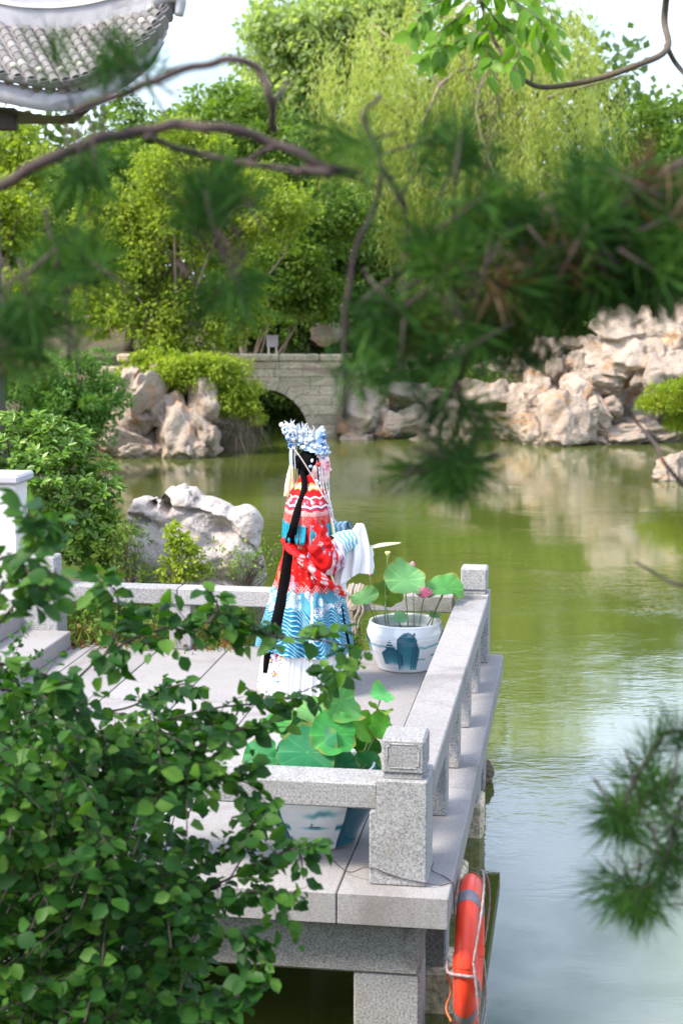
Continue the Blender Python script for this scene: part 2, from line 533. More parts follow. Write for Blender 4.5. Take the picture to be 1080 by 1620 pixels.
# ------------------------------------------------------------------ terrace
YAW = R(8.6)
DK = Vector((0.4976, 7.1428, 0))
AX, AY = Vector((math.cos(YAW), -math.sin(YAW), 0)), Vector((math.sin(YAW), math.cos(YAW), 0))
def dk(u, v, z=0.0):
    return DK - AX * u + AY * v + Vector((0, 0, z))
terr = thing('stone_terrace', 'grey granite terrace standing on piers over the green pond', 'terrace', DK, -YAW)
ucol = [0, 0.527, 1.06, 1.59, 2.12, 2.65, 3.18, 3.72, 4.4]
rows = [[0, 1.65, 3.30, 4.965], [0, 1.42, 3.05, 4.965], [0, 1.9, 3.6, 4.965], [0, 1.3, 3.27, 4.965], [0, 1.75, 3.27, 4.965], [0, 1.2, 2.9, 4.965], [0, 1.5, 3.4, 4.965], [0, 2.1, 4.965]]
for c in range(8):
    for k in range(len(rows[c]) - 1):
        dz = random.uniform(-0.0015, 0.0015)
        blk('paving_slab', (-ucol[c + 1] + 0.003, -ucol[c] - 0.003, rows[c][k] + 0.003, rows[c][k + 1] - 0.003, -0.156, dz), M['paving'] if k or c > 8 else M['paving'], terr, 0.005)
blk('bearing_plate', (-4.3, -0.16, 0.2, 4.8, -0.205, -0.157), M['beam'], terr, 0.004)
blk('beam', (-4.3, -0.147, 0.15, 0.42, -0.457, -0.206), M['beam'], terr, 0.014, 0.006, 'weathered front beam with flaking patches')
blk('beam', (-0.40, -0.16, 0.43, 4.8, -0.40, -0.206), M['beam'], terr, 0.012, 0.004)
blk('beam', (-4.3, -0.41, 4.5, 4.8, -0.40, -0.206), M['beam'], terr, 0.012, 0.004)
for u0, v0, w in ((0.15, 0.165, 0.32), (0.085, 0.86, 0.27), (0.11, 2.2, 0.27), (0.09, 3.55, 0.3), (0.11, 4.55, 0.25), (2.2, 0.165, 0.3), (4.0, 0.165, 0.3), (2.2, 4.5, 0.3)):
    top = -0.458 if v0 < 0.5 else (-0.158 if u0 < 0.5 else -0.402)
    blk('pier', (-u0 - w, -u0, v0, v0 + w * 0.9, -1.9, top), M['granite'], terr, 0.01)
    if 0.5 < v0 < 4:
        blk('pier_footing', (-u0 - w - 0.05, -u0 + 0.035, v0 - 0.06, v0 + w, -1.9, -0.72), M['bridge'], terr, 0.02, 0.01)

blk('shade_block', (-4.3, -0.9, 1.5, 4.4, -1.9, -0.21), M['shadestone'], terr, 0.01)  # block added under the deck to keep stray light out
def post(parent, u0, u1, v0, v1, carve=True):
    """railing post with a lower body, an upper body, a neck and a block cap with a carved panel"""
    c0 = Vector((-(u0 + u1) / 2, (v0 + v1) / 2, 0.25))
    prof_ = [(-u1, 0.001), (-u0, 0.001), (-u0, 0.515), (-u1 + 0.036, 0.515), (-u1 + 0.036, 0.356), (-u1, 0.356)]
    bm = bmesh.new()
    fr = [bm.verts.new((a - c0.x, v0 - c0.y, z - c0.z)) for a, z in prof_]
    bk = [bm.verts.new((a - c0.x, v1 - c0.y, z - c0.z)) for a, z in prof_]
    bm.faces.new(fr); bm.faces.new(bk[::-1])
    for i in range(6):
        bm.faces.new((fr[(i + 1) % 6], fr[i], bk[i], bk[(i + 1) % 6]))
    bmesh.ops.bevel(bm, geom=list(bm.edges), offset=0.006, segments=1, affect='EDGES')
    bmesh.ops.recalc_face_normals(bm, faces=bm.faces)
    me = bpy.data.meshes.new('post'); bm.to_mesh(me); bm.free(); me.materials.append(M['granite'])
    p = obj('post', me, parent, c0)
    def sub(name, dims, bev=0.006):
        x0, x1, y0, y1, z0, z1 = dims
        c = Vector(((x0 + x1) / 2, (y0 + y1) / 2, (z0 + z1) / 2))
        return obj(name, bbox_mesh(name, (x0 - c.x, x1 - c.x, y0 - c.y, y1 - c.y, z0 - c.z, z1 - c.z), M['granite'], bev), p, c - p.location)
    sub('neck', (-u1 + 0.06, -u0 - 0.028, v0 + 0.03, v1 - 0.055, 0.516, 0.54), 0.003)
    sub('cap', (-u1 + 0.054, -u0 - 0.014, v0 + 0.02, v1 - 0.045, 0.541, 0.712), 0.012)
    if carve:      # carved panel border: raised strips with cut corners round a sunk field
        x0, x1, z0, z1, y = -u1 + 0.082, -u0 - 0.042, 0.572, 0.688, v0 + 0.02
        q = 0.012
        loop = [(x0 + q, z0), (x1 - q, z0), (x1 - q, z0 + q), (x1, z0 + q), (x1, z1 - q), (x1 - q, z1 - q), (x1 - q, z1), (x0 + q, z1), (x0 + q, z1 - q), (x0, z1 - q), (x0, z0 + q), (x0 + q, z0 + q)]
        P = [(a - p.location.x, y - 0.001 - p.location.y, b - p.location.z) for a, b in loop]
        V, F = tube(P + [P[0]], 0.0032, 6, cap=False)
        obj('panel_border', mesh('panel_border', V, F, M['granite'], True), p)
    return p
gr = thing('stone_railing', 'granite railing along the pond side, running away from the camera', 'railing', DK, -YAW)
post(gr, 0.117, 0.39, 0.125, 0.42)
post(gr, 0.105, 0.37, 4.673, 4.93, False)
for a, b in ((0.423, 2.42), (2.425, 4.671)):
    blk('rail', (-0.342, -0.11, a, b, 0.356, 0.486), M['paving'], gr, 0.008)
for v0 in (1.152, 2.012, 2.889, 3.758):
    blk('baluster', (-0.33, -0.113, v0, v0 + 0.16, 0.001, 0.355), M['granite'], gr, 0.006)
gf = thing('stone_railing', 'short front railing of grey granite in front of the lotus bowl, ending under leaves', 'railing', DK, -YAW)
blk('rail', (-4.2, -0.357, 0.165, 0.39, 0.357, 0.484), M['granite'], gf, 0.008)
for u0 in (1.55, 2.7, 3.8):
    blk('baluster', (-u0 - 0.17, -u0, 0.18, 0.36, 0.001, 0.355), M['granite'], gf, 0.006)
gb = thing('stone_railing', 'rear granite railing behind the person, in front of the pale boulder', 'railing', DK, -YAW)
post(gb, 3.45, 3.75, 4.70, 4.94, False)
for a, b in ((-3.448, -2.5), (-2.496, -1.45), (-1.446, -0.375)):
    blk('rail', (a, b, 4.745, 4.925, 0.356, 0.484), M['granite'], gb, 0.008)
for u0 in (2.40, 1.35):
    blk('baluster', (-u0 - 0.17, -u0, 4.76, 4.90, 0.001, 0.355), M['granite'], gb, 0.006)

st = thing('stone_steps', 'pale stone steps rising to the left beside the rear railing post', 'steps', DK, -YAW)
for k, (ur, vb) in enumerate(((3.34, 4.70), (3.74, 4.69), (4.12, 4.68))):
    blk('step', (-5.2, -ur, 2.3, vb - 0.002 * k, 0.002 + 0.133 * k, 0.132 + 0.133 * k), M['paving'], st, 0.008)

# white wall end with a grey coping, left edge
ww = thing('garden_wall', 'white plastered wall end with grey coping at the left edge', 'wall', (-2.64, 12.95, 0), R(-8))
blk('wall', (-3.0, 0.0, 0.0, 0.30, -0.1, 1.20), M['plaster'], ww, 0.01)
blk('wall_foot', (-3.0, 0.03, -0.03, 0.33, -0.1, 0.55), M['plaster'], ww, 0.012)
blk('coping', (-3.0, 0.045, -0.05, 0.35, 1.201, 1.275), M['ridge'], ww, 0.018)
# ------------------------------------------------------------------ rocks
def rock_shape(seed, sub=4, cuts=9, rough=0.16, ridge=0.14, pits=0):
    rs = np.random.default_rng(seed)
    V, F = ico(sub)
    V = V.copy()
    for _ in range(cuts):
        n = unit(rs.normal(size=3)); d = rs.uniform(0.45, 0.85)
        s = V @ n
        V -= np.outer(np.maximum(s - d, 0) * 0.93, n)
    off = Vector(rs.uniform(-50, 50, 3))
    out = []
    for p in V:
        q = Vector(p)
        a = mnoise.fractal(q * 1.3 + off, 1.0, 2.0, 5)
        b = mnoise.ridged_multi_fractal(Vector((q.x * 2.2, q.y * 2.2, q.z * 1.1)) + off, 0.9, 2.0, 4, 1.0, 2.0)
        out.append(p * (1 + rough * a + ridge * (b - 1.0) * 0.6))
    V = np.array(out)
    for _ in range(pits):
        c = unit(rs.normal(size=3)) * rs.uniform(0.6, 0.9)
        d = np.linalg.norm(V - c, axis=1)
        V -= unit(V) * (np.clip(1 - d / rs.uniform(0.22, 0.5), 0, 1) ** 1.2 * 0.30)[:, None]
    V -= (V.max(0) + V.min(0)) / 2
    V /= (V.max(0) - V.min(0)) / 2
    return V, F
ROCKS = []
for k in range(12):
    V, F = rock_shape(100 + k, 5, 10 + k % 5, 0.22, 0.22, pits=3 + (k % 4))
    ROCKS.append(mesh('rock', V, F, M['rock'], True))
def pile(name, label, cat, group, Y0, items):
    """items: (x, y, rx, ry [, dY [, tilt]]) in photo pixels at Y0 + dY; each stone is a part of the pile"""
    c = at(items[0][0], items[0][1], Y0); c.z = WZ
    t = thing(name, label, cat, c, 0, group)
    for i, it in enumerate(items):
        x, y, rx, ry = it[:4]
        dY = it[4] if len(it) > 4 else 0
        tilt = it[5] if len(it) > 5 else random.uniform(-15, 15)
        Y = Y0 + dY
        p = at(x, y, Y)
        w, h = S(rx, Y) * 1.2, S(ry, Y) * 1.2
        obj('rock', random.choice(ROCKS), t, p - c, (R(random.uniform(-12, 12)), R(tilt), R(random.choice((0, 180)) + random.uniform(-25, 25))), (w, max(w, h) * random.uniform(0.7, 0.95), h))
    return t
random.seed(21)
pile('rock_outcrop', 'cluster of tall pale pointed rocks at the water under the light green tree', 'rocks', None, 34.6, [
    (292, 690, 40, 48, 0, 6), (268, 655, 30, 45, 0.5, 20), (228, 630, 17, 44, 0.2, 22), (212, 665, 22, 30, 0.2, -30), (190, 700, 45, 22, 0, -16),
    (318, 640, 32, 46, 0.6, -22), (325, 692, 22, 28, 0, -10), (306, 712, 22, 16, -0.2, 0), (210, 715, 34, 14, -0.1, 0), (258, 712, 34, 14, 0.3, 0),
    (342, 668, 18, 30, 0.7, -25), (178, 655, 18, 26, 0.6, 10), (330, 716, 18, 12, 0.1, 0), (200, 610, 14, 28, 0.9, 14), (236, 700, 26, 26, 0.5, 0), (245, 605, 14, 26, 1.0, -8)])
random.seed(22)
pile('rockery', 'big heap of pale weathered limestone rocks with a dark hollow, right far bank', 'rockery', None, 37.4, [
    (893, 670, 44, 50, -0.3, 0), (905, 625, 30, 30, 0.2), (845, 680, 32, 22, 0), (940, 655, 22, 34, -0.1, 10), (958, 648, 28, 20, 0.1), (950, 680, 18, 14, -0.1), (952, 700, 14, 10, -0.2),
    (925, 610, 34, 24, 0.4), (955, 610, 26, 26, 0.3), (918, 580, 20, 24, 0.7), (950, 568, 30, 26, 0.6), (985, 518, 46, 32, 0.6, -6), (1045, 522, 42, 42, 0.7, 8), (1085, 520, 34, 38, 0.9),
    (1000, 562, 54, 44, 0.4, 0), (1052, 572, 52, 44, 0.3, 4), (1020, 595, 30, 18, 0.1), (1085, 590, 40, 40, 0.8), (985, 690, 40, 18, 0.1, 0), (1010, 675, 40, 16, 0.5, 0), (1000, 655, 46, 40, 1.6, 0), (1040, 690, 30, 14, 0.5),
    (1060, 640, 40, 44, 2.4), (870, 640, 30, 34, 0.9), (885, 590, 22, 26, 1.0), (875, 555, 28, 16, 1.2), (850, 620, 24, 30, 1.2), (900, 548, 28, 14, 1.3), (935, 545, 26, 14, 1.2), (965, 590, 22, 20, 0.2)])
random.seed(23)
pile('rock_edging', 'low line of broken pale rocks edging the far bank between bridge and rockery', 'rocks', None, 38.8, [
    (565, 665, 36, 30, 0), (610, 678, 34, 24, -0.1), (650, 672, 36, 24, 0), (690, 680, 30, 22, -0.2), (725, 672, 34, 30, -0.1), (765, 678, 32, 26, -0.2), (800, 680, 30, 24, -0.4), (820, 695, 26, 14, -0.6),
    (590, 640, 30, 20, 0.6), (640, 630, 34, 24, 0.7), (690, 636, 36, 24, 0.6), (740, 630, 34, 28, 0.6), (785, 635, 34, 28, 0.5), (825, 640, 30, 32, 0.2), (700, 570, 24, 18, 1.6), (725, 560, 22, 18, 1.6), (660, 575, 30, 16, 1.6), (610, 585, 32, 18, 1.5), (545, 620, 24, 14, 1.2), (780, 590, 30, 24, 1.4), (820, 585, 26, 22, 1.4),
    (670, 695, 22, 8, -0.5), (725, 698, 30, 8, -0.5), (560, 694, 26, 10, -0.3)])
random.seed(24)
pile('shore_rock', 'low white rock in the pond at the right edge', 'rock', None, 30.6, [(1068, 742, 30, 22, 0, 0), (1090, 726, 26, 16, 0.2, 0), (1050, 752, 18, 10, -0.1, 0)])
pile('pale_rock', 'single whitish rock on the bank above the bridge end', 'rock', None, 42.5, [(522, 528, 26, 16, 0, 0)])
pile('small_rock', 'small brown rock poking out beside the terrace edge over the water', 'rock', None, 11.9, [(766, 1219, 11, 18, 0, 25), (762, 1236, 8, 26, 0.05, 5)])

# eroded boulder with holes, behind the rear railing
def boulder():
    c = at(308, 930, 14.6); c.z = -0.1
    Y = 14.6
    bm_parts = []
    V0, F0 = ico(4)
    def L(x, y):
        p = at(x, y, Y); return np.array([p.x - c.x, 0, p.z - c.z])
    blobs = [(300, 880, 92, 70, .42), (370, 870, 46, 70, .38), (235, 875, 34, 62, .34), (290, 800, 34, 38, .28), (325, 820, 52, 34, .34), (230, 812, 28, 30, .26), (385, 835, 30, 36, .30), (260, 815, 34, 26, .22), (395, 900, 26, 50, .3), (310, 930, 105, 40, .42), (285, 778, 16, 14, .16)]
    parts = []
    for (x, y, rx, ry, d) in blobs:
        parts.append((V0 * np.array([S(rx, Y), d, S(ry, Y)]) + L(x, y), F0))
    V, F = join(parts)
    o = bpy.data.objects.new('tmp', mesh('tmp', V, F))
    COL.objects.link(o)
    md = o.modifiers.new('r', 'REMESH'); md.mode = 'VOXEL'; md.voxel_size = 0.018
    md2 = o.modifiers.new('s', 'SMOOTH'); md2.iterations = 4; md2.factor = 0.6
    dg = bpy.context.evaluated_depsgraph_get()
    me = bpy.data.meshes.new_from_object(o.evaluated_get(dg))
    bpy.data.objects.remove(o)
    n = len(me.vertices)
    co = np.empty(n * 3, np.float32); me.vertices.foreach_get('co', co); co = co.reshape(-1, 3)
    no = np.empty(n * 3, np.float32); me.vertices.foreach_get('normal', no); no = no.reshape(-1, 3)
    for i in range(n):
        q = Vector(co[i])
        a = mnoise.fractal(q * 3.0, 1.0, 2.0, 5)
        b = mnoise.ridged_multi_fractal(Vector((q.x * 2.2 + q.z * 1.4, q.y * 2, q.z * 3.2 - q.x)), 1.0, 2.0, 4, 1.0, 2.0)
        co[i] += no[i] * (0.035 * a - 0.06 * max(0, b - 1.1))
    # furrows and sunk holes on the face towards the terrace
    def dent(x, y, rx, ry, dep, ang=0.0):
        p = L(x, y)
        dx, dz = co[:, 0] - p[0], co[:, 2] - p[2]
        ca, sa = math.cos(ang), math.sin(ang)
        ex, ez = (dx * ca + dz * sa) / S(rx, Y), (-dx * sa + dz * ca) / S(ry, Y)
        w = np.clip(1 - (ex ** 2 + ez ** 2), 0, 1) ** 0.6 * (no[:, 1] < 0.25)
        co[:, 1] += w * dep
    dent(243, 797, 7, 7, 0.32); dent(266, 797, 10, 16, 0.42, 0.3); dent(228, 818, 15, 7, 0.14)
    dent(338, 822, 46, 16, 0.14, -0.35); dent(375, 845, 40, 9, 0.08, -0.6); dent(345, 850, 26, 20, 0.06)
    dent(215, 812, 20, 5, 0.08, 0.2); dent(300, 802, 36, 5, 0.07, -0.1); dent(310, 880, 6, 46, 0.05, 0.15)
    # holes must really be dark hollows: push floor sideways too
    me.vertices.foreach_set('co', co.ravel())
    me.polygons.foreach_set('use_smooth', [True] * len(me.polygons))
    me.materials.clear(); me.materials.append(M['boulder'])
    me.update()
    me.name = 'boulder'
    o = obj('boulder', me, None, c)
    tag(o, 'pale eroded boulder with round holes behind the rear railing', 'boulder')
boulder()

# ------------------------------------------------------------------ stone bridge
random.seed(31)
BY = 39.3
bx, brad = -1.94, 1.14
br = thing('stone_bridge', 'tan stone bridge with one round arch over the pond inlet', 'bridge', (bx, BY, WZ))
top = 1.10 - WZ
ch = [0.0, 0.26, 0.50, 0.74, 0.98, 1.20, 1.42, 1.62, 1.80]
for k in range(8):
    z0, z1 = ch[k] + 0.004, ch[k + 1] - 0.004
    x = -3.4 + 0.3 * (k % 2)
    zm = max(0, (z0 + z1) / 2 - 0.02)
    half = math.sqrt(max(0, (brad + 0.12) ** 2 - zm ** 2)) if zm < brad + 0.12 else 0
    while x < 2.4:
        w = random.uniform(0.55, 0.95)
        a, b = x + 0.006, x + w - 0.006
        x += w
        for aa, bb in ((a, min(b, -half)), (max(a, half), b)) if half else ((a, b),):
            if bb - aa > 0.08:
                q = random.uniform(-0.008, 0.008)
                blk('stone_block', (aa, bb, q, 0.35, z0, z1), M['bridge'], br, 0.008)
n = 15
for k in range(n):
    a0, a1 = math.pi * k / n + 0.006, math.pi * (k + 1) / n - 0.006
    r0, r1 = brad, brad + 0.24
    V = []
    for yy in (-0.05, 0.34):
        for rr, aa in ((r0, a0), (r1, a0), (r1, a1), (r0, a1)):
            V.append((rr * math.cos(aa), yy, rr * math.sin(aa)))
    F = [(0, 1, 2, 3), (7, 6, 5, 4), (0, 4, 5, 1), (1, 5, 6, 2), (2, 6, 7, 3), (3, 7, 4, 0)]
    obj('arch_stone', mesh('arch_stone', V, F, M['bridge']), br)
P = [(-brad * math.cos(t), brad * math.sin(t)) for t in np.linspace(0, math.pi, 25)]
V = [(a, yy, b) for yy in (0.35, 5.6) for a, b in P]
obj('arch_vault', mesh('arch_vault', V, [(i, i + 1, 25 + i + 1, 25 + i) for i in range(24)], M['bridge'], True), br)  # vault made extra deep so the opening looks dark
blk('back_wall', (-3.4, -brad - 0.01, 0.36, 5.6, 0, 1.3), M['bridge'], br)
blk('back_wall', (brad + 0.01, 2.4, 0.36, 5.6, 0, 1.3), M['bridge'], br)
blk('roadbed', (-3.4, 2.4, 0.36, 5.6, 1.31, 1.45), M['bridge'], br)
for k in range(6):
    blk('coping', (-3.5 + k * 0.98, -3.5 + (k + 1) * 0.98 - 0.012, -0.07, 0.42, 1.805, 1.97), M['bridge'], br, 0.03)
blk('water_ledge', (0.95, 2.5, -0.35, -0.04, -0.5, 0.13), M['bridge'], br, 0.03, 0.02)
# low stone wall on the far left bank
random.seed(32)
lw = thing('bank_wall', 'low tan stone wall on the far left bank behind the shrubs', 'wall', (-9.5, 38.9, -0.1))
for k in range(3):
    x = 0.0 - 0.3 * (k % 2)
    while x < 4.6:
        w = random.uniform(0.5, 0.9)
        blk('stone_block', (x, x + w - 0.015, random.uniform(-.01, .01), 0.4, 0.28 * k + 0.01, 0.28 * k + 0.275), M['bridge'], lw, 0.025)
        x += w
sg = thing('notice_board', 'small white board on the bank above the bridge', 'board', at(431, 552, 42.0), R(8))
blk('board', (-0.15, 0.15, -0.02, 0.02, 0.05, 0.36), M['ridge'], sg, 0.008)
blk('leg', (-0.12, -0.08, -0.02, 0.02, -0.4, 0.049), M['plaster'], sg, 0.004)
blk('leg', (0.08, 0.12, -0.02, 0.02, -0.4, 0.049), M['plaster'], sg, 0.004)

# ------------------------------------------------------------------ pavilion roof corner, upper left
random.seed(33)
PY = 25.5
pv = thing('pavilion', 'tiled pavilion roof corner with upturned eave, upper left', 'pavilion', (-6.5, PY + 2, 0.1))
def PL(x, y, Y):
    return np.array(at(x, y, Y) - pv.location)
eave = spline([PL(-260, 30, PY + 0.9), PL(-120, 95, PY + 0.4), PL(0, 117, PY), PL(80, 130, PY - 0.1), PL(140, 118, PY), PL(195, 85, PY + 0.25), PL(235, 52, PY + 0.5), PL(262, 8, PY + 0.8)], 60)
ridge = spline([PL(-260, -40, PY + 2.3), PL(-120, 0, PY + 2.0), PL(0, 34, PY + 1.5), PL(70, 42, PY + 1.4), PL(130, 38, PY + 1.3), PL(185, 26, PY + 1.2), PL(232, 14, PY + 1.0), PL(264, -4, PY + 0.9)], 60)
V, F = np.concatenate([eave, ridge]), [(i, i + 1, 60 + i + 1, 60 + i) for i in range(59)]
V2 = V - np.array([0, 0, 0.10])
F2 = F + [tuple(j + 120 for j in f[::-1]) for f in F] + [(i, i + 120, i + 121, i + 1) for i in range(59)]
obj('roof_deck', mesh('roof_deck', np.concatenate([V, V2]), F2, M['tile'], True), pv)
def half_tile(r, l):
    V, F = [], []
    for yy, rr in ((0, r), (l, r * 0.80)):
        for k in range(9):
            a = math.pi * k / 8
            V.append((rr * math.cos(a), yy, rr * math.sin(a)))
        for k in range(9):
            a = math.pi * k / 8
            V.append(((rr - 0.018) * math.cos(a), yy, (rr - 0.018) * math.sin(a)))
    for k in range(8):
        F += [(k, k + 1, 18 + k + 1, 18 + k), (9 + k + 1, 9 + k, 27 + k, 27 + k + 1), (k + 1, k, 9 + k, 9 + k + 1)]
    return V, F
tv, tf = half_tile(0.078, 0.27)
TILE = mesh('tile', tv, tf, M['tile'], False)
dv = [(-0.10, 0, 0.02), (0.10, 0, 0.02), (0.11, 0, -0.06), (0.05, 0, -0.17), (0, 0, -0.20), (-0.05, 0, -0.17), (-0.11, 0, -0.06)]
DV = np.array(dv + [(a, b + 0.025, c) for a, b, c in dv])
DRIP = mesh('drip_tile', DV, [tuple(range(7)), tuple(range(13, 6, -1))] + [(i, 7 + i, 7 + (i + 1) % 7, (i + 1) % 7) for i in range(7)], M['tile'])
bv, bf = ico(2)
NAIL = mesh('nail_cap', bv * 0.045, bf, plain_mat('cream_cap', (0.75, 0.72, 0.55), 0.4), True)
nrow = 26
prev = None
ts = np.linspace(0.02, 0.985, nrow)
for i, t in enumerate(ts):
    e = np.array([np.interp(t, np.linspace(0, 1, 60), eave[:, k]) for k in range(3)])
    r = np.array([np.interp(max(0, t - 0.085), np.linspace(0, 1, 60), ridge[:, k]) for k in range(3)])
    d = r - e; L_ = np.linalg.norm(d); d /= L_
    tn = np.array([np.interp(min(1, t + 0.02), np.linspace(0, 1, 60), eave[:, k]) - np.interp(max(0, t - 0.02), np.linspace(0, 1, 60), eave[:, k]) for k in range(3)])
    tn = tn - d * (tn @ d); tn /= np.linalg.norm(tn)
    up = np.cross(tn, d)
    Mx = Matrix(((tn[0], d[0], up[0]), (tn[1], d[1], up[1]), (tn[2], d[2], up[2]))).to_euler()
    nt = int(L_ / 0.215)
    for k in range(nt):
        p = e + d * (k * 0.215 - 0.03) + up * (0.006 + 0.012 * 0)
        obj('tile', TILE, pv, p, Mx, (1, 1, 1))
    if True:
        o = obj('drip_tile', DRIP, pv, e - d * 0.04 - up * 0.01 + tn * 0.10, Mx)
        o2 = obj('end_tile', DRIP, pv, e - d * 0.055 + up * 0.03, Mx, (0.72, 1, 0.45))
    if i % 2 == 0:
        obj('nail_cap', NAIL, pv, e + d * 0.22 + up * 0.10)
# ridge wall above the tiles and the hooked corner ornament
rw = []
for z0, z1, th in ((-0.06, 0.26, 0.12), (0.265, 0.32, 0.16), (0.325, 0.9, 0.10)):
    V = []
    for i in range(60):
        p = ridge[i]
        V += [p + (0, -th, z0), p + (0, th, z0), p + (0, th, z1), p + (0, -th, z1)]
    F = [(4 * i + a, 4 * i + (a + 1) % 4, 4 * (i + 1) + (a + 1) % 4, 4 * (i + 1) + a) for i in range(59) for a in range(4)] + [(3, 2, 1, 0), (236, 237, 238, 239)]
    obj('ridge_course', mesh('ridge_course', V, F, M['ridge'] if z0 != 0.265 else M['plaster']), pv)
hk = spline([ridge[-6] + (0, -0.1, 0.05), ridge[-1] + (0.05, -0.1, 0.02), ridge[-1] + (0.22, -0.1, -0.05), ridge[-1] + (0.20, -0.1, -0.3)], 14)
V, F = tube(hk, np.linspace(0.16, 0.07, 14), 10)
obj('corner_ornament', mesh('corner_ornament', V, F, M['ridge'], True), pv)
# fascia board, soffit, beam and column below the eave
V = []
for i in range(60):
    p = eave[i] + (0, 0.12, -0.10)
    V += [p, p + (0, 0, -0.32), p + (0, 0.08, -0.32), p + (0, 0.08, 0)]
F = [(4 * i + a, 4 * i + (a + 1) % 4, 4 * (i + 1) + (a + 1) % 4, 4 * (i + 1) + a) for i in range(59) for a in range(4)]
obj('fascia_board', mesh('fascia_board', V, F, M['ridge'], True), pv)
V = np.concatenate([eave + (0, 0.2, -0.48), eave * np.array([0.75, 0, 0]) + np.array([-1.0, 1.6, eave[20][2] - 0.35])])
obj('soffit', mesh('soffit', V, [(i, i + 1, 60 + i + 1, 60 + i) for i in range(59)], M['darkwood'], True), pv)
p = PL(-20, 190, PY + 0.9)
blk('beam', (p[0] - 3, p[0] + 0.45, p[1], p[1] + 0.25, p[2] - 0.15, p[2] + 0.2), M['darkwood'], pv, 0.02)
p = PL(-15, 245, PY + 1.0)
V, F = lathe([(0.13, -0.2), (0.13, p[2] + 0.5), (0.0, p[2] + 0.5)], 16)
obj('column', mesh('column', V, F, M['darkwood'], True), pv, (p[0], p[1], 0))
blk('bracket', (p[0] - 0.1, p[0] + 0.14, p[1] - 0.15, p[1] + 0.15, p[2] + 0.05, p[2] + 0.2), M['darkwood'], pv, 0.01)
# ------------------------------------------------------------------ foliage tools
def leaf_arrays(P, D, N, L, W, kind='diamond', fold=0.25):
    """P base points, D directions, N normals, L lengths, W half widths -> verts, quads"""
    D = unit(D); Sd = unit(np.cross(D, N)); N = unit(np.cross(Sd, D))
    L = np.asarray(L, float).reshape(-1, 1) * np.ones((len(P), 1)); W = np.asarray(W, float).reshape(-1, 1) * np.ones((len(P), 1))
    n = len(P)
    if kind == 'diamond':
        V = np.stack([P, P + D * L * 0.5 + Sd * W, P + D * L - N * L * 0.1, P + D * L * 0.5 - Sd * W + N * W * fold], 1).reshape(-1, 3)
        F = np.arange(4 * n).reshape(n, 4)
    else:
        up = N * W * fold
        V = np.stack([P, P + D * L * 0.30 + Sd * W * 0.86 + up, P + D * L * 0.68 + Sd * W * 0.80 + up * 0.9 - N * L * 0.05, P + D * L - N * L * 0.13,
                      P + D * L * 0.68 - Sd * W * 0.80 + up * 0.9 - N * L * 0.05, P + D * L * 0.30 - Sd * W * 0.86 + up], 1).reshape(-1, 3)
        b = np.arange(n)[:, None] * 6
        F = np.concatenate([b + np.array([[0, 1, 2, 3]]), b + np.array([[0, 3, 4, 5]])], 0)
    return V, F
def in_env(env, n, rng, shell=0.45):
    """n points in a union of ellipsoids (cx,cy,cz,rx,ry,rz), biased towards the outside"""
    w = np.array([e[3] * e[4] * e[5] for e in env]) ** 0.7
    idx = rng.choice(len(env), n, p=w / w.sum())
    E = np.array(env)[idx]
    d = rdirs(n, rng)
    r = (shell + (1 - shell) * rng.random(n)) 
    return E[:, :3] + d * r[:, None] * E[:, 3:], d
def limbs(base, top, targets, r0, rng, bend=0.08):
    """one tapered trunk and a limb to each target"""
    base, top = np.array(base, float), np.array(top, float)
    h = np.linalg.norm(top - base)
    mid = [base + (top - base) * t + rng.normal(size=3) * h * bend * 0.5 * np.array([1, 1, 0.2]) for t in (0.33, 0.66)]
    tr = spline([base, *mid, top], 14)
    parts = [tube(tr, np.linspace(r0, r0 * 0.35, 14), 8)]
    for t in targets:
        k = int(rng.integers(4, 13))
        a = tr[k]
        m = a * 0.5 + t * 0.5 + rng.normal(size=3) * np.linalg.norm(t - a) * 0.10 + np.array([0, 0, 0.08 * np.linalg.norm(t - a)])
        rr = r0 * (1 - 0.65 * k / 13) * 0.5
        parts.append(tube(spline([a, m, t], 7), np.linspace(rr, rr * 0.25, 7), 6))
    return join(parts)
def pxenv(lst, Y, deep=1.0):
    out = []
    for x, y, rx, ry, *dY in lst:
        q = Y + (dY[0] if dY else 0)
        p = at(x, y, q)
        out.append((p.x, p.y, p.z, S(rx, q), S((rx + ry) / 2, q) * deep, S(ry, q)))
    return out
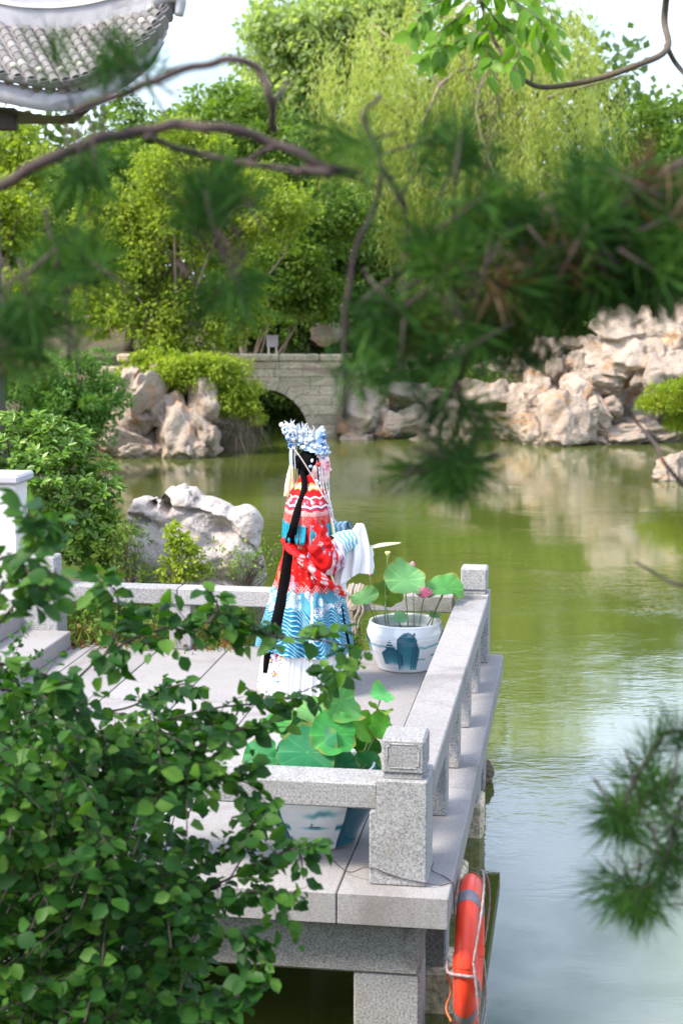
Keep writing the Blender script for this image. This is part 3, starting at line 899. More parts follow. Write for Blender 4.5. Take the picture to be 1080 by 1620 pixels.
def tree(name, label, cat, base, r0, env, nclump, per, crad, L, W, lm, bark, seed, group=None, nl=16, trunks=1, kind='diamond', droop=0.2, top=None):
    rng = np.random.default_rng(seed)
    base = np.array(base, float)
    t = thing(name, label, cat, base, 0, group)
    C, _ = in_env(env, nclump, rng, 0.35)
    cen = np.mean([e[:3] for e in env], 0)
    tp = []
    for k in range(trunks):
        tgt = C[rng.choice(nclump, nl)] if nclump > nl else C
        tt = cen + rng.normal(size=3) * 0.2 * np.array([e[3] for e in env]).mean() * (trunks > 1)
        tp.append(limbs(base + rng.normal(size=3) * np.array([r0, r0, 0]) * (trunks > 1) * 1.5, top if top is not None else tt, tgt, r0, rng))
    V, F = join(tp)
    obj('trunk', mesh('trunk', V - base, F, bark, True), t)
    rad = crad * rng.uniform(0.6, 1.3, nclump)
    cl = np.repeat(np.arange(nclump), per)
    d = rdirs(len(cl), rng)
    P = C[cl] + d * (rad[cl] * (0.45 + 0.55 * rng.random(len(cl))))[:, None] * np.array([1.15, 1.15, 0.75])
    D = d * 0.8 + rdirs(len(cl), rng) - np.array([0, 0, droop])
    N = np.array([0, 0, 1.0]) + rdirs(len(cl), rng) * 0.9 + d * 0.4
    sz = rng.uniform(0.65, 1.3, len(cl))
    V, F = leaf_arrays(P, D, N, L * sz, W * sz, kind)
    obj('crown', mesh('crown', V - base, F, lm), t)
    return t

LM = {}
LM['light'] = leaf_mat('light_leaf', [(0.11, 0.165, 0.02), (0.26, 0.35, 0.04), (0.44, 0.49, 0.09)], 0.55, cscale=0.8)
LM['mid'] = leaf_mat('mid_leaf', [(0.045, 0.09, 0.012), (0.12, 0.21, 0.025), (0.21, 0.31, 0.045)], 0.45, cscale=0.8)
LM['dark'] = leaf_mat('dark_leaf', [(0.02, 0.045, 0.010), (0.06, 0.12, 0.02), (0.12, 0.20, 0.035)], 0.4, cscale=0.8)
LM['hazy'] = leaf_mat('hazy_leaf', [(0.18, 0.26, 0.10), (0.32, 0.41, 0.17), (0.44, 0.51, 0.25)], 0.55, cscale=0.5)  # distance haze mixed into the leaf colour
LM['far'] = leaf_mat('far_leaf', [(0.05, 0.085, 0.03), (0.12, 0.19, 0.06), (0.22, 0.30, 0.10)], 0.45, cscale=0.4)  # mid green greyed, with the haze of distance in the colour
LM['willow'] = leaf_mat('willow_leaf', [(0.26, 0.33, 0.07), (0.42, 0.48, 0.13), (0.56, 0.60, 0.23)], 0.55, cscale=0.9)  # leaf colour paled to stand in for haze
LM['feather'] = leaf_mat('feathery_leaf', [(0.06, 0.15, 0.03), (0.13, 0.27, 0.05), (0.22, 0.37, 0.08)], 0.45, cscale=1.5)
LM['yellow'] = leaf_mat('yellow_green_leaf', [(0.13, 0.20, 0.015), (0.27, 0.36, 0.03), (0.44, 0.47, 0.06)], 0.45, cscale=2.0)
LM['ever'] = leaf_mat('evergreen_leaf', [(0.035, 0.09, 0.010), (0.11, 0.23, 0.02), (0.27, 0.40, 0.05)], 0.35, 0.38, 0.45, clump=0.45, cscale=3.0)
LM['shrub'] = leaf_mat('oval_leaf', [(0.010, 0.042, 0.008), (0.024, 0.090, 0.013), (0.10, 0.21, 0.025)], 0.35, 0.5, 0.2, clump=0.35, cscale=6.0, tint=(1.6, 1.7, 0.4))
LM['bright'] = leaf_mat('bright_leaf', [(0.06, 0.15, 0.015), (0.13, 0.28, 0.025), (0.24, 0.38, 0.03)], 0.5, 0.45, 0.35, clump=0.3)
LM['needle'] = leaf_mat('pine_needle', [(0.007, 0.028, 0.008), (0.022, 0.070, 0.012), (0.10, 0.21, 0.030)], 0.3, 0.7, 0.1, clump=0.6, cscale=5)
LM['dryneedle'] = leaf_mat('dry_needle', [(0.05, 0.024, 0.010), (0.09, 0.048, 0.018), (0.14, 0.085, 0.03)], 0.25, 0.5, 0.3)
LM['grass'] = leaf_mat('grass_blade', [(0.05, 0.10, 0.015), (0.14, 0.24, 0.03), (0.30, 0.36, 0.08)], 0.4, cscale=3)
LM['litter'] = leaf_mat('dead_leaf', [(0.10, 0.035, 0.012), (0.22, 0.08, 0.03), (0.30, 0.15, 0.06)], 0.15)
LM['twig'] = plain_mat('twig', (0.10, 0.075, 0.05), 0.7)

def gz(x, y):
    return float(terrain(np.array([float(x)]), np.array([float(y)]))[0])

# ------------------------------------------------------------------ background trees
def P0(x, Y):
    X = at(x, 500, Y).x
    return (X, Y, gz(X, Y) - 0.1)
# far wood that closes the view: a single mass
rng = np.random.default_rng(40)
env = pxenv([(x, y, 170, r) for x, y, r in ((-80, 380, 210), (120, 360, 200), (330, 350, 170), (520, 330, 260), (720, 300, 320), (900, 330, 300), (1060, 380, 190), (1220, 380, 180), (-260, 380, 220))], 66)
C, _ = in_env(env, 420, rng, 0.3)
cl = np.repeat(np.arange(420), 110)
d = rdirs(len(cl), rng)
P = C[cl] + d * (1.5 * (0.4 + 0.6 * rng.random(len(cl))))[:, None]
V, F = leaf_arrays(P, d + rdirs(len(cl), rng), np.array([0, 0, 1.0]) + rdirs(len(cl), rng), 0.42 * rng.uniform(0.7, 1.3, len(cl)), 0.17, 'diamond')
tag(obj('far_wood', mesh('far_wood', V, F, LM['far'])), 'dark green wood closing the view behind the willow', 'trees', kind='stuff')

tree('broadleaf_tree', 'light green leafy tree with thin pale branches on the headland left of the bridge', 'tree', P0(262, 37.6), 0.11,
     pxenv([(200, 440, 90, 80), (300, 340, 120, 90), (410, 330, 90, 80), (250, 490, 90, 70), (350, 480, 80, 80), (170, 350, 80, 70), (290, 250, 100, 60), (150, 500, 60, 60), (250, 560, 60, 50)], 37.6),
     220, 190, 0.42, 0.12, 0.036, LM['light'], M['palebark'], 41, nl=22, trunks=3, top=None)
tree('broadleaf_tree', 'hazy pale tree crown showing against the sky left of the willow', 'tree', P0(470, 58), 0.25,
     pxenv([(460, 120, 75, 130), (540, 60, 90, 90), (400, 210, 90, 80), (620, 30, 90, 60)], 58), 150, 150, 0.85, 0.26, 0.09, LM['hazy'], M['bark'], 42)
tree('broadleaf_tree', 'yellow-green tree beneath the pavilion eave, far left', 'tree', P0(40, 44), 0.16,
     pxenv([(30, 330, 90, 110), (-60, 300, 90, 130), (60, 440, 100, 90), (40, 230, 40, 50)], 44), 120, 150, 0.5, 0.15, 0.05, LM['light'], M['bark'], 43)
tree('broadleaf_tree', 'green tree rising behind the light green tree, left', 'tree', P0(200, 50), 0.2,
     pxenv([(230, 250, 110, 90), (340, 200, 90, 80), (130, 330, 100, 110), (420, 260, 90, 90), (320, 330, 150, 120)], 50), 170, 150, 0.75, 0.2, 0.07, LM['mid'], M['bark'], 44)
tree('broadleaf_tree', 'dark shady tree with a slim leaning trunk at the bridge end', 'tree', P0(368, 40.8), 0.085,
     pxenv([(450, 400, 90, 70), (480, 470, 70, 60), (410, 450, 60, 60), (500, 350, 80, 70)], 41.5), 120, 160, 0.45, 0.13, 0.045, LM['mid'], M['palebark'], 45, top=np.array(at(392, 420, 41.0)))
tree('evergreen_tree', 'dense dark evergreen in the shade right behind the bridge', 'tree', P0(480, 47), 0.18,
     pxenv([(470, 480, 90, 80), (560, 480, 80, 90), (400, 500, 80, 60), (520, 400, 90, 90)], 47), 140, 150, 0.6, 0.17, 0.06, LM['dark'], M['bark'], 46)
tree('evergreen_tree', 'dark green tree crown at the right edge above the rockery', 'tree', P0(1060, 52), 0.2,
     pxenv([(1050, 290, 100, 90), (1120, 250, 100, 100), (1000, 380, 90, 80), (1090, 400, 120, 90), (1020, 200, 25, 30), (1065, 180, 30, 30)], 52), 170, 150, 0.7, 0.2, 0.06, LM['mid'], M['bark'], 47)

def willow(name, label, base, env, nstr, seed, lm, top):
    rng = np.random.default_rng(seed)
    base = np.array(base, float)
    t = thing(name, label, 'tree', base)
    A0, d0 = in_env(env, nstr // 6, rng, 0.45)
    A = np.repeat(A0, 6, 0) + rng.normal(size=(len(A0) * 6, 3)) * np.array([0.22, 0.3, 0.35]); d = np.repeat(d0, 6, 0); nstr = len(A)
    tg = A[rng.choice(nstr, 26)]
    V, F = limbs(base, top, tg, 0.38, rng, 0.06)
    obj('trunk', mesh('trunk', V - base, F, M['palebark'], True), t)
    ln = np.repeat(rng.uniform(1.6, 5.0, nstr // 6), 6) * rng.uniform(0.7, 1.15, nstr)
    Ps, Ds = [], []
    for i in range(nstr):
        m = int(ln[i] / 0.085)
        s = np.linspace(0, 1, m)
        out = d[i] * np.array([1, 1, 0]) * 0.5
        sway = rng.normal(size=2) * 0.25
        p = A[i] + np.outer(np.sqrt(s), out) + np.stack([sway[0] * s ** 2, sway[1] * s ** 2, -ln[i] * s], 1)
        p += rng.normal(size=p.shape) * 0.05
        Ps.append(p)
        q = rdirs(m, rng) * np.array([1, 1, 0.3]); q[:, 2] -= 1.3
        Ds.append(q)
    P, D = np.concatenate(Ps), np.concatenate(Ds)
    N = rdirs(len(P), rng)
    V, F = leaf_arrays(P, D, N, 0.20 * rng.uniform(0.7, 1.3, len(P)), 0.017, 'diamond')
    obj('crown', mesh('crown', V - base, F, lm), t)
willow('willow_tree', 'tall weeping willow with long yellow-green strands beyond the rockery', P0(760, 48), pxenv([(700, 90, 190, 110), (840, 90, 150, 105), (770, 30, 170, 60), (600, 130, 100, 90), (660, 250, 140, 120), (860, 220, 130, 110), (560, 80, 80, 70), (780, 330, 190, 90), (620, 380, 90, 60)], 48), 1500, 50, LM['willow'], at(770, 20, 48))

# ------------------------------------------------------------------ shrubs on the far and left banks
def shrub(name, label, env, nclump, per, crad, L, W, lm, seed, base, kind='diamond', group=None, droop=0.2, nl=10, bark=None):
    return tree(name, label, 'shrub', base, 0.02, env, nclump, per, crad, L, W, lm, bark or M['bark'], seed, group, nl=nl, trunks=2, kind=kind, droop=droop)
shrub('shrub', 'feathery green shrub on the left bank below the trees', pxenv([(60, 610, 90, 60), (140, 620, 60, 60), (-20, 590, 70, 60), (90, 660, 70, 40), (150, 660, 40, 40)], 31), 130, 170, 0.28, 0.11, 0.018, LM['feather'], 60, (-5.6, 31, 0), droop=0.0)
shrub('shrub', 'bright green shrub growing among the pale rocks', pxenv([(215, 620, 40, 40), (250, 580, 45, 40), (285, 600, 30, 36)], 36), 50, 130, 0.22, 0.10, 0.03, LM['yellow'], 61, (-4.3, 36.2, 0.3))
shrub('shrub', 'weeping yellow-green shrub spilling over the rocks towards the bridge arch', pxenv([(345, 600, 50, 34), (375, 630, 34, 30), (330, 580, 60, 30), (395, 650, 16, 20), (300, 590, 50, 24)], 35.2), 110, 170, 0.24, 0.11, 0.018, LM['yellow'], 62, (-2.9, 36.2, 0.2), droop=0.7)
shrub('shrub', 'dark low shrub on the bank between bridge and rockery', pxenv([(600, 610, 60, 24), (690, 600, 60, 26), (770, 610, 50, 24), (650, 640, 60, 20), (560, 600, 40, 24)], 40), 90, 120, 0.25, 0.11, 0.03, LM['mid'], 63, (1.8, 40.5, 0))
shrub('young_pine', 'light green young pine leaning over the rockery at the right edge', pxenv([(1060, 632, 50, 18), (1030, 640, 28, 10), (1085, 610, 40, 18), (1080, 670, 30, 14)], 33), 60, 170, 0.16, 0.12, 0.009, LM['yellow'], 64, (8.2, 33.6, -1.0), droop=-0.4)
shrub('shrub', 'green bushes growing above the rockery under the willow', pxenv([(880, 490, 90, 40), (990, 470, 80, 36), (760, 520, 90, 50), (1080, 470, 60, 40)], 42), 120, 130, 0.4, 0.15, 0.045, LM['mid'], 65, (5.6, 42.5, 0.6))
shrub('water_reeds', 'tuft of green reeds and leaves at the foot of the bank by the willow', pxenv([(650, 560, 40, 40), (690, 540, 30, 36)], 41), 26, 70, 0.3, 0.4, 0.02, LM['feather'], 66, (1.9, 41, 0.1), droop=-1.0)
shrub('shrub', 'dark bush in the shade beyond the bridge arch', pxenv([(415, 640, 100, 60), (450, 600, 60, 50)], 46.5), 50, 120, 0.4, 0.15, 0.05, LM['dark'], 68, (-2.1, 47.2, -0.6))  # dark bush added to darken the view through the arch
# dry twigs hanging at the headland's water edge
rng = np.random.default_rng(67)
parts = []
for k in range(150):
    p = np.array(at(rng.uniform(335, 415), rng.uniform(650, 690), 34.9 + rng.uniform(0, 1.0)))
    e = p + np.array([rng.uniform(-0.1, 0.35), rng.uniform(-0.3, 0.1), -rng.uniform(0.3, 0.7)])
    parts.append(tube(spline([p, (p + e) / 2 + rng.normal(size=3) * 0.06, e], 5), np.linspace(0.008, 0.003, 5), 3, cap=False))
V, F = join(parts)
o = tag(obj('dry_twigs', mesh('dry_twigs', V, F, LM['twig'])), 'tangle of dry brown twigs hanging over the water at the headland', 'twigs', kind='stuff')
# ------------------------------------------------------------------ planting behind the rear railing
LEAF6 = {}
def leaf_mesh(name, L, W, mat, fold=0.3, sub=True):
    """one modelled leaf: oval blade with a midrib fold, drooping tip and short stalk"""
    rows = 7
    V, F = [], []
    prof = [0.04, 0.62, 0.93, 1.0, 0.86, 0.5, 0.02]
    for i in range(rows):
        t = i / (rows - 1)
        w = W * prof[i]
        z = -0.16 * L * t * t
        V += [(-w, t * L, z + fold * w), (0, t * L, z), (w, t * L, z + fold * w)]
    for i in range(rows - 1):
        F += [(3 * i, 3 * i + 1, 3 * i + 4, 3 * i + 3), (3 * i + 1, 3 * i + 2, 3 * i + 5, 3 * i + 4)]
    n = len(V)
    sw = W * 0.05
    V += [(-sw, -0.22 * L, -0.04 * L), (sw, -0.22 * L, -0.04 * L), (sw, 0.0, 0), (-sw, 0, 0)]
    F.append((n, n + 1, n + 2, n + 3))
    return mesh(name, V, F, mat, True)
def place_leaf(name, me, parent, p, d, nrm, s):
    d = Vector(d).normalized(); nrm = Vector(nrm)
    x = d.cross(nrm).normalized(); z = x.cross(d).normalized()
    m = Matrix(((x.x, d.x, z.x), (x.y, d.y, z.y), (x.z, d.z, z.z)))
    return obj(name, me, parent, p, m.to_euler(), (s, s, s))
def leafy(t, base, P, D, N, SZ, me_list, L, W, lm, nparts, order):
    """the nparts leaves that show largest become parts, the rest one joined part"""
    idx = np.argsort(order)
    for i in idx[:nparts]:
        place_leaf('leaf', random.choice(me_list), t, P[i] - base, D[i], N[i], float(SZ[i]))
    r = idx[nparts:]
    if len(r):
        V, F = leaf_arrays(P[r], D[r], N[r], L * SZ[r], W * SZ[r], 'oval', 0.3)
        tag(obj('foliage', mesh('foliage', V - base, F, lm, True), t), kind='stuff')

# glossy evergreen shrub with whorled leaves, left
rng = np.random.default_rng(70)
env = pxenv([(60, 760, 90, 100), (120, 800, 60, 80), (30, 700, 80, 50), (140, 850, 50, 60), (90, 700, 60, 40), (155, 780, 36, 60)], 14.0, 0.8)
base = np.array([-2.7, 14.0, -0.1])
t = thing('evergreen_shrub', 'glossy evergreen shrub with whorled leaves behind the white wall end', 'shrub', base)
C, d0 = in_env(env, 620, rng, 0.72)
keep = C[:, 1] < 14.75
C, d0 = C[keep], d0[keep]
V, F = limbs(base, base + np.array([0.1, 0, 1.0]), C[rng.choice(len(C), 30)], 0.03, rng)
obj('stems', mesh('stems', V - base, F, M['bark'], True), t)
cl = np.repeat(np.arange(len(C)), 11)
ax = unit(d0 * 0.7 + np.array([0, -0.25, 0.8]))
d = rdirs(len(cl), rng)
d = unit(d - ax[cl] * (d * ax[cl]).sum(1, keepdims=True)) + ax[cl] * rng.uniform(0.1, 0.9, (len(cl), 1))
P = C[cl] + d * 0.008
N = ax[cl] + 0.25 * rdirs(len(cl), rng)
SZ = rng.uniform(0.7, 1.25, len(cl))
MES = [leaf_mesh('leaf', 0.075, 0.0155, LM['ever'], 0.25)]
leafy(t, base, P, d, N, SZ, MES, 0.075, 0.0155, LM['ever'], 300, P[:, 1] - 0.15 * P[:, 2])

# grass, weeds and litter on the strip of bank: uncountable
rng = np.random.default_rng(71)
n = 3200
X = rng.uniform(-2.9, -0.15, n); Yb = rng.uniform(12.15, 14.2, n)
Z = terrain(X, Yb)
ok = Z > -0.7
X, Yb, Z = X[ok], Yb[ok], Z[ok]
D = rdirs(len(X), rng) * np.array([0.7, 0.7, 0.2]); D[:, 2] += rng.uniform(0.5, 1.4, len(X))
V, F = leaf_arrays(np.stack([X, Yb, Z], 1), D, rdirs(len(X), rng), rng.uniform(0.06, 0.26, len(X)) ** 1.0, 0.004, 'oval', 0.1)
tag(obj('grass', mesh('grass', V, F, LM['grass'])), 'loose green grass and weeds on the bank behind the rear railing', 'grass', kind='stuff')
n = 5000
X = rng.uniform(-2.9, -0.3, n); Yb = rng.uniform(12.3, 14.0, n)
P = np.stack([X, Yb, terrain(X, Yb) + rng.uniform(0.02, 0.30, n) * rng.random(n)], 1)
P = P[P[:, 2] > -0.6]
V, F = leaf_arrays(P, rdirs(len(P), rng), np.array([0, -0.4, 1.0]) + 0.6 * rdirs(len(P), rng), 0.045 * rng.uniform(0.6, 1.4, len(P)), 0.014, 'oval')
tag(obj('ground_cover', mesh('ground_cover', V, F, LM['mid'])), 'small-leaved ground cover along the rear railing', 'ground cover', kind='stuff')
n = 2200
X = rng.uniform(-2.6, -0.8, n); Yb = rng.uniform(12.2, 13.2, n)
P = np.stack([X, Yb, terrain(X, Yb) + rng.uniform(0.0, 0.10, n)], 1)
V, F = leaf_arrays(P, rdirs(n, rng), rdirs(n, rng) + np.array([0, 0, 1.0]), 0.06 * rng.uniform(0.6, 1.4, n), 0.018, 'oval')
tag(obj('leaf_litter', mesh('leaf_litter', V, F, LM['litter'])), 'reddish-brown dead leaves on the soil under the rear railing', 'leaves', kind='stuff')

def bushlet(name, label, env, nclump, per, crad, L, W, lm, seed, base, nl=14, bark=None):
    return tree(name, label, 'shrub', base, 0.008, env, nclump, per, crad, L, W, lm, bark or LM['twig'], seed, None, nl=nl, trunks=2, kind='oval')
bushlet('vine_shrub', 'yellow-green leafy vine in front of the pale boulder', pxenv([(275, 850, 20, 24), (300, 870, 24, 34), (270, 900, 24, 24), (310, 905, 30, 20)], 13.7), 60, 22, 0.045, 0.042, 0.014, LM['yellow'], 72, (-1.45, 13.75, -0.1))
bushlet('twiggy_shrub', 'thin twiggy shrub with sparse small leaves right of the boulder', pxenv([(420, 880, 36, 40), (370, 880, 50, 36), (350, 905, 60, 20), (455, 870, 20, 36)], 13.6), 110, 5, 0.05, 0.035, 0.010, LM['grass'], 73, (-0.95, 13.6, -0.1), nl=60)
bushlet('twiggy_shrub', 'sparse pale shrub between the evergreen and the pale boulder', pxenv([(205, 850, 28, 50), (190, 880, 36, 30), (225, 905, 40, 20)], 13.8), 80, 10, 0.05, 0.05, 0.009, LM['grass'], 74, (-1.9, 13.8, -0.1), nl=40)
bushlet('weed_clump', 'wispy green weeds on the bank between the person and the lotus bowl', pxenv([(565, 990, 14, 30), (550, 930, 22, 24), (560, 1010, 14, 20)], 12.6), 40, 8, 0.04, 0.05, 0.006, LM['grass'], 75, (0.1, 12.7, -0.6), nl=20)

# ------------------------------------------------------------------ glazed bowls
def smooth(a, b, x):
    return sst(a, b, x)
prof = [(0.0, 0.012), (0.19, 0.0), (0.200, 0.008), (0.212, 0.04), (0.240, 0.10), (0.266, 0.16), (0.281, 0.215), (0.286, 0.25), (0.284, 0.285), (0.276, 0.315), (0.270, 0.335), (0.268, 0.348), (0.262, 0.356), (0.252, 0.356), (0.246, 0.346), (0.250, 0.32), (0.258, 0.28), (0.255, 0.25)]
pp = np.array(prof)
prof = np.concatenate([np.stack([np.linspace(pp[i, 0], pp[i + 1, 0], 10, endpoint=False), np.linspace(pp[i, 1], pp[i + 1, 1], 10, endpoint=False)], 1) for i in range(1, len(pp) - 1)] + [pp[-1:]])
M['glaze'] = paint_mat('painted_glaze', 0.16, 0.5, coat=0.6, bscale=6)
M['mud'] = plain_mat('pot_water', (0.03, 0.035, 0.02), 0.08, 0.5)
def bowl(label, loc, rot, paint, sc_):
    t = thing('glazed_bowl', label, 'planter', loc, rot)
    V, F = lathe(prof, 300)
    ang = np.arctan2(V[:, 1], V[:, 0]) + math.pi / 2
    ang = (ang + math.pi) % (2 * math.pi) - math.pi           # 0 towards the camera side
    a = np.sin(ang) * 0.285 * np.where(np.cos(ang) > 0, 1, 5)  # photo-side width coordinate
    z = V[:, 2]
    col = np.ones((len(V), 3)) * np.array([0.74, 0.76, 0.78])
    inner = (np.hypot(V[:, 0], V[:, 1]) < 0.262) & (z > 0.24)
    k = np.where(inner, 0.0, paint(a, ang, z))
    teal = np.array([0.004, 0.055, 0.075])
    col = col * np.exp(-k[:, None] * np.array([5.2, 2.3, 1.9]))
    foot = (z < 0.014) * 0.5
    col = col * (1 - foot[:, None]) + np.array([0.35, 0.25, 0.17]) * foot[:, None]
    if sc_ > 1: V[:, :2] *= (0.86 + 0.14 * sst(0.0, 0.26, V[:, 2]))[:, None]
    obj('bowl', mesh('bowl', V * sc_, F, M['glaze'], True, col), t)
    V, F = lathe([(0.255, 0.262), (0.12, 0.262), (0.0001, 0.262)], 48)
    obj('pot_water', mesh('pot_water', V * sc_, F, M['mud']), t)
    return t
def wob(a, f, s=0.0):
    return np.sin(a * f + s) * 0.5 + np.sin(a * f * 2.3 + s * 2) * 0.3 + np.sin(a * f * 5.1 + s) * 0.2
def peak(a, z, a0, a1, top, bot, edge=0.012, shape=2.0, seed=0.0, fade=0.62):
    """painted rock pillar: dark rim and crown washing out downwards"""
    c, w = (a0 + a1) / 2, (a1 - a0) / 2
    x = (a - c) / w
    h = top - 0.055 * np.abs(x) ** shape + 0.006 * wob(a, 90, seed)
    ins = (np.abs(x) < 1) & (z < h) & (z > bot)
    f = (h - z) / (top - bot)
    wash = np.clip(0.95 - fade * f, 0.06, 1) + 0.3 * np.exp(-((h - z) / 0.012) ** 2)
    wash += 0.45 * smooth(0.75, 1.0, np.abs(x)) * (f < 0.95)
    wash *= 1 - smooth(0.75, 1.0, f) * 0.9
    return np.where(ins, np.clip(wash, 0, 0.97), 0)
def paint1(a, ang, z):
    k = peak(a, z, -0.195, -0.035, 0.205, 0.065, shape=2.4, seed=1)
    k = np.maximum(k, peak(a, z, -0.075, 0.075, 0.315, 0.03, shape=3.0, seed=2))
    k = np.maximum(k, peak(a, z, 0.04, 0.095, 0.250, 0.03, shape=1.5, seed=3))
    tree_ = (np.abs(a + 0.125) < 0.034 * (1 - (z - 0.205) / 0.06)) & (z > 0.2) & (z < 0.262) & (np.sin((z - 0.2) * 330) > -0.3)
    k = np.maximum(k, np.where(tree_, 0.92, 0))
    crown = (np.abs(a - 0.015) < 0.05) & (np.abs(z - 0.305 - 0.012 * wob(a, 120)) < 0.011)
    k = np.maximum(k, np.where(crown, 0.9, 0))
    mist = 0.30 * np.exp(-((z - 0.21 - 0.012 * wob(a, 22, 2)) / 0.008) ** 2) * (np.abs(a) > 0.08)
    mist += 0.45 * np.exp(-((z - 0.112 - 0.003 * wob(a, 30)) / 0.004) ** 2) * (a > -0.02) * (a < 0.16)
    side = peak(a, z, 0.235, 0.34, 0.30, 0.16, seed=4) * (a > 0.22) + peak(a, z, -0.36, -0.262, 0.29, 0.14, seed=5)
    boat = (np.abs(a - 0.215) < 0.012) & (np.abs(z - 0.135) < 0.006)
    return np.clip(np.maximum.reduce([k, mist, side, np.where(boat, 0.9, 0)]), 0, 1)
def paint2(a, ang, z):
    k = np.maximum(peak(a, z, -0.36, -0.165, 0.37, -0.10, shape=8, seed=1, fade=0.25), peak(a, z, 0.135, 0.36, 0.37, -0.10, shape=8, seed=2, fade=0.25))
    k = np.maximum(k, 0.75 * np.exp(-((z - 0.125 - 0.006 * wob(a, 18)) / 0.012) ** 2) * (np.abs(a + 0.02) > 0.12))
    k = np.maximum(k, 0.55 * np.exp(-((z - 0.20 - 0.012 * wob(a, 26)) / 0.014) ** 2) * np.exp(-((a - 0.02) / 0.06) ** 2))
    k = np.maximum(k, 0.6 * np.exp(-((z - 0.128) / 0.006) ** 2) * np.exp(-((a + 0.005) / 0.05) ** 2))
    boat = ((np.abs(a + 0.01) < 0.03) & (np.abs(z - 0.135 - 0.1 * (a + 0.01) ** 2 * 10) < 0.0045)) | ((np.abs(a + 0.022) < 0.0025) & (z > 0.135) & (z < 0.158)) | ((np.abs(a + 0.02) < 0.008) & (np.abs(z - 0.15) < 0.002))
    return np.clip(np.where(boat, 0.95, k), 0, 1)
bA = dk(0.70, 4.28) + AY * 0.17
bowl('white glazed bowl painted with blue-green mountains, beside the person', bA, 0.0, paint1, 1.0)
bB = Vector((-0.125, 7.96, 0.0))
bowl('white glazed bowl with dark painted cliffs, behind the front railing', bB, 0.0, paint2, 1.14)

# ------------------------------------------------------------------ lotus
def lotus_mat():
    m = bpy.data.materials.new('lotus_leaf')
    nd, lk = nodes_of(m)
    out = nd.new('ShaderNodeOutputMaterial'); b = nd.new('ShaderNodeBsdfPrincipled')
    a = nd.new('ShaderNodeAttribute'); a.attribute_name = 'Col'
    oi = nd.new('ShaderNodeObjectInfo')
    tc = nd.new('ShaderNodeTexCoord')
    n = noise(nd, lk, tc.outputs['Object'], 14, 4)
    hs = nd.new('ShaderNodeHueSaturation')
    lk.new(math_n(nd, lk, 'ADD', math_n(nd, lk, 'MULTIPLY', oi.outputs['Random'], 0.05), 0.475), hs.inputs['Hue'])
    lk.new(math_n(nd, lk, 'ADD', math_n(nd, lk, 'MULTIPLY', n.outputs['Fac'], 0.6), 0.7), hs.inputs['Value'])
    lk.new(a.outputs['Color'], hs.inputs['Color'])
    lk.new(hs.outputs['Color'], b.inputs['Base Color'])
    b.inputs['Roughness'].default_value = 0.5
    b.inputs['Specular IOR Level'].default_value = 0.18
    t = nd.new('ShaderNodeBsdfTranslucent')
    lk.new(mixc(nd, lk, 1.0, hs.outputs['Color'], (1.5, 1.4, 0.4), 'MULTIPLY'), t.inputs['Color'])
    mx = nd.new('ShaderNodeMixShader'); mx.inputs[0].default_value = 0.25
    lk.new(b.outputs[0], mx.inputs[1]); lk.new(t.outputs[0], mx.inputs[2])
    lk.new(mx.outputs[0], out.inputs['Surface'])
    return m
M['lotus'] = lotus_mat()
M['stalk'] = plain_mat('lotus_stalk', (0.13, 0.19, 0.05), 0.6)
M['petal'] = plain_mat('lotus_petal', (0.82, 0.27, 0.38), 0.5, trans=0.3, var=0.25, scale=20)
M['pod'] = plain_mat('seed_pod', (0.55, 0.52, 0.22), 0.6)
def lotus_leaf(t, base, c, nrm, r, cup=0.25, fold=0.0, seed=0, colr=(0.06, 0.19, 0.07), sy=1.0, spin=0.0):
    rs = np.random.default_rng(seed)
    nr, na = 14, 72
    ph = rs.uniform(0, 6.28, 4)
    V, col = [], []
    base_c, vein = np.array(colr), np.array(colr) * 1.6 + np.array([0.03, 0.04, 0.0])
    for i in range(nr):
        q = i / (nr - 1)
        for k in range(na):
            a = 2 * math.pi * k / na
            rr = r * q * (1 + 0.05 * math.sin(2 * a + ph[0]) * q + 0.035 * math.sin(5 * a + ph[1]) * q + 0.02 * math.sin(11 * a + ph[2]) * q)
            x, y = rr * math.cos(a), rr * math.sin(a) * sy
            z = r * cup * (q ** 2) + r * 0.17 * q ** 2 * math.sin(2 * a + ph[0]) + r * 0.13 * q ** 2.5 * math.sin(3 * a + ph[2]) + r * 0.06 * q ** 4 * math.sin(8 * a + ph[3])
            z -= fold * abs(x) ** 1.3 / r ** 0.3
            V.append((x, y, z))
            v = max(0, math.cos(a * 10)) ** 40 * min(1, q * 3) * (1 - 0.3 * q) + (q < 0.06)
            rim = max(0.0, min(1.0, 0.35 + 0.9 * math.sin(2.3 * a + ph[1]) * math.sin(5 * a + ph[3]))) * max(0, q - 0.86) / 0.14
            c3 = base_c * (1 - 0.8 * v) + vein * 0.8 * v
            c3 = c3 * (1 - rim) + np.array([0.24, 0.20, 0.04]) * rim
            col.append(c3)
    F = gridF(nr, na, True)
    o = obj('leaf', mesh('leaf', V, F, M['lotus'], True, np.array(col)), t)
    n = Vector(nrm).normalized()
    o.location = Vector(c) - Vector(base)
    o.rotation_euler = (n.to_track_quat('Z', 'Y') @ Matrix.Rotation(spin, 3, 'Z').to_quaternion()).to_euler()
    return o
def stalk(t, base, a, b, r=0.0045, bow=0.03, seed=0):
    rs = np.random.default_rng(seed + 900)
    a, b = np.array(a, float), np.array(b, float)
    m = (a + b) / 2 + rs.normal(size=3) * bow
    V, F = tube(spline([a, m, b], 10), r, 7)
    obj('stem', mesh('stem', V - np.array(base), F, M['stalk'], True), t)
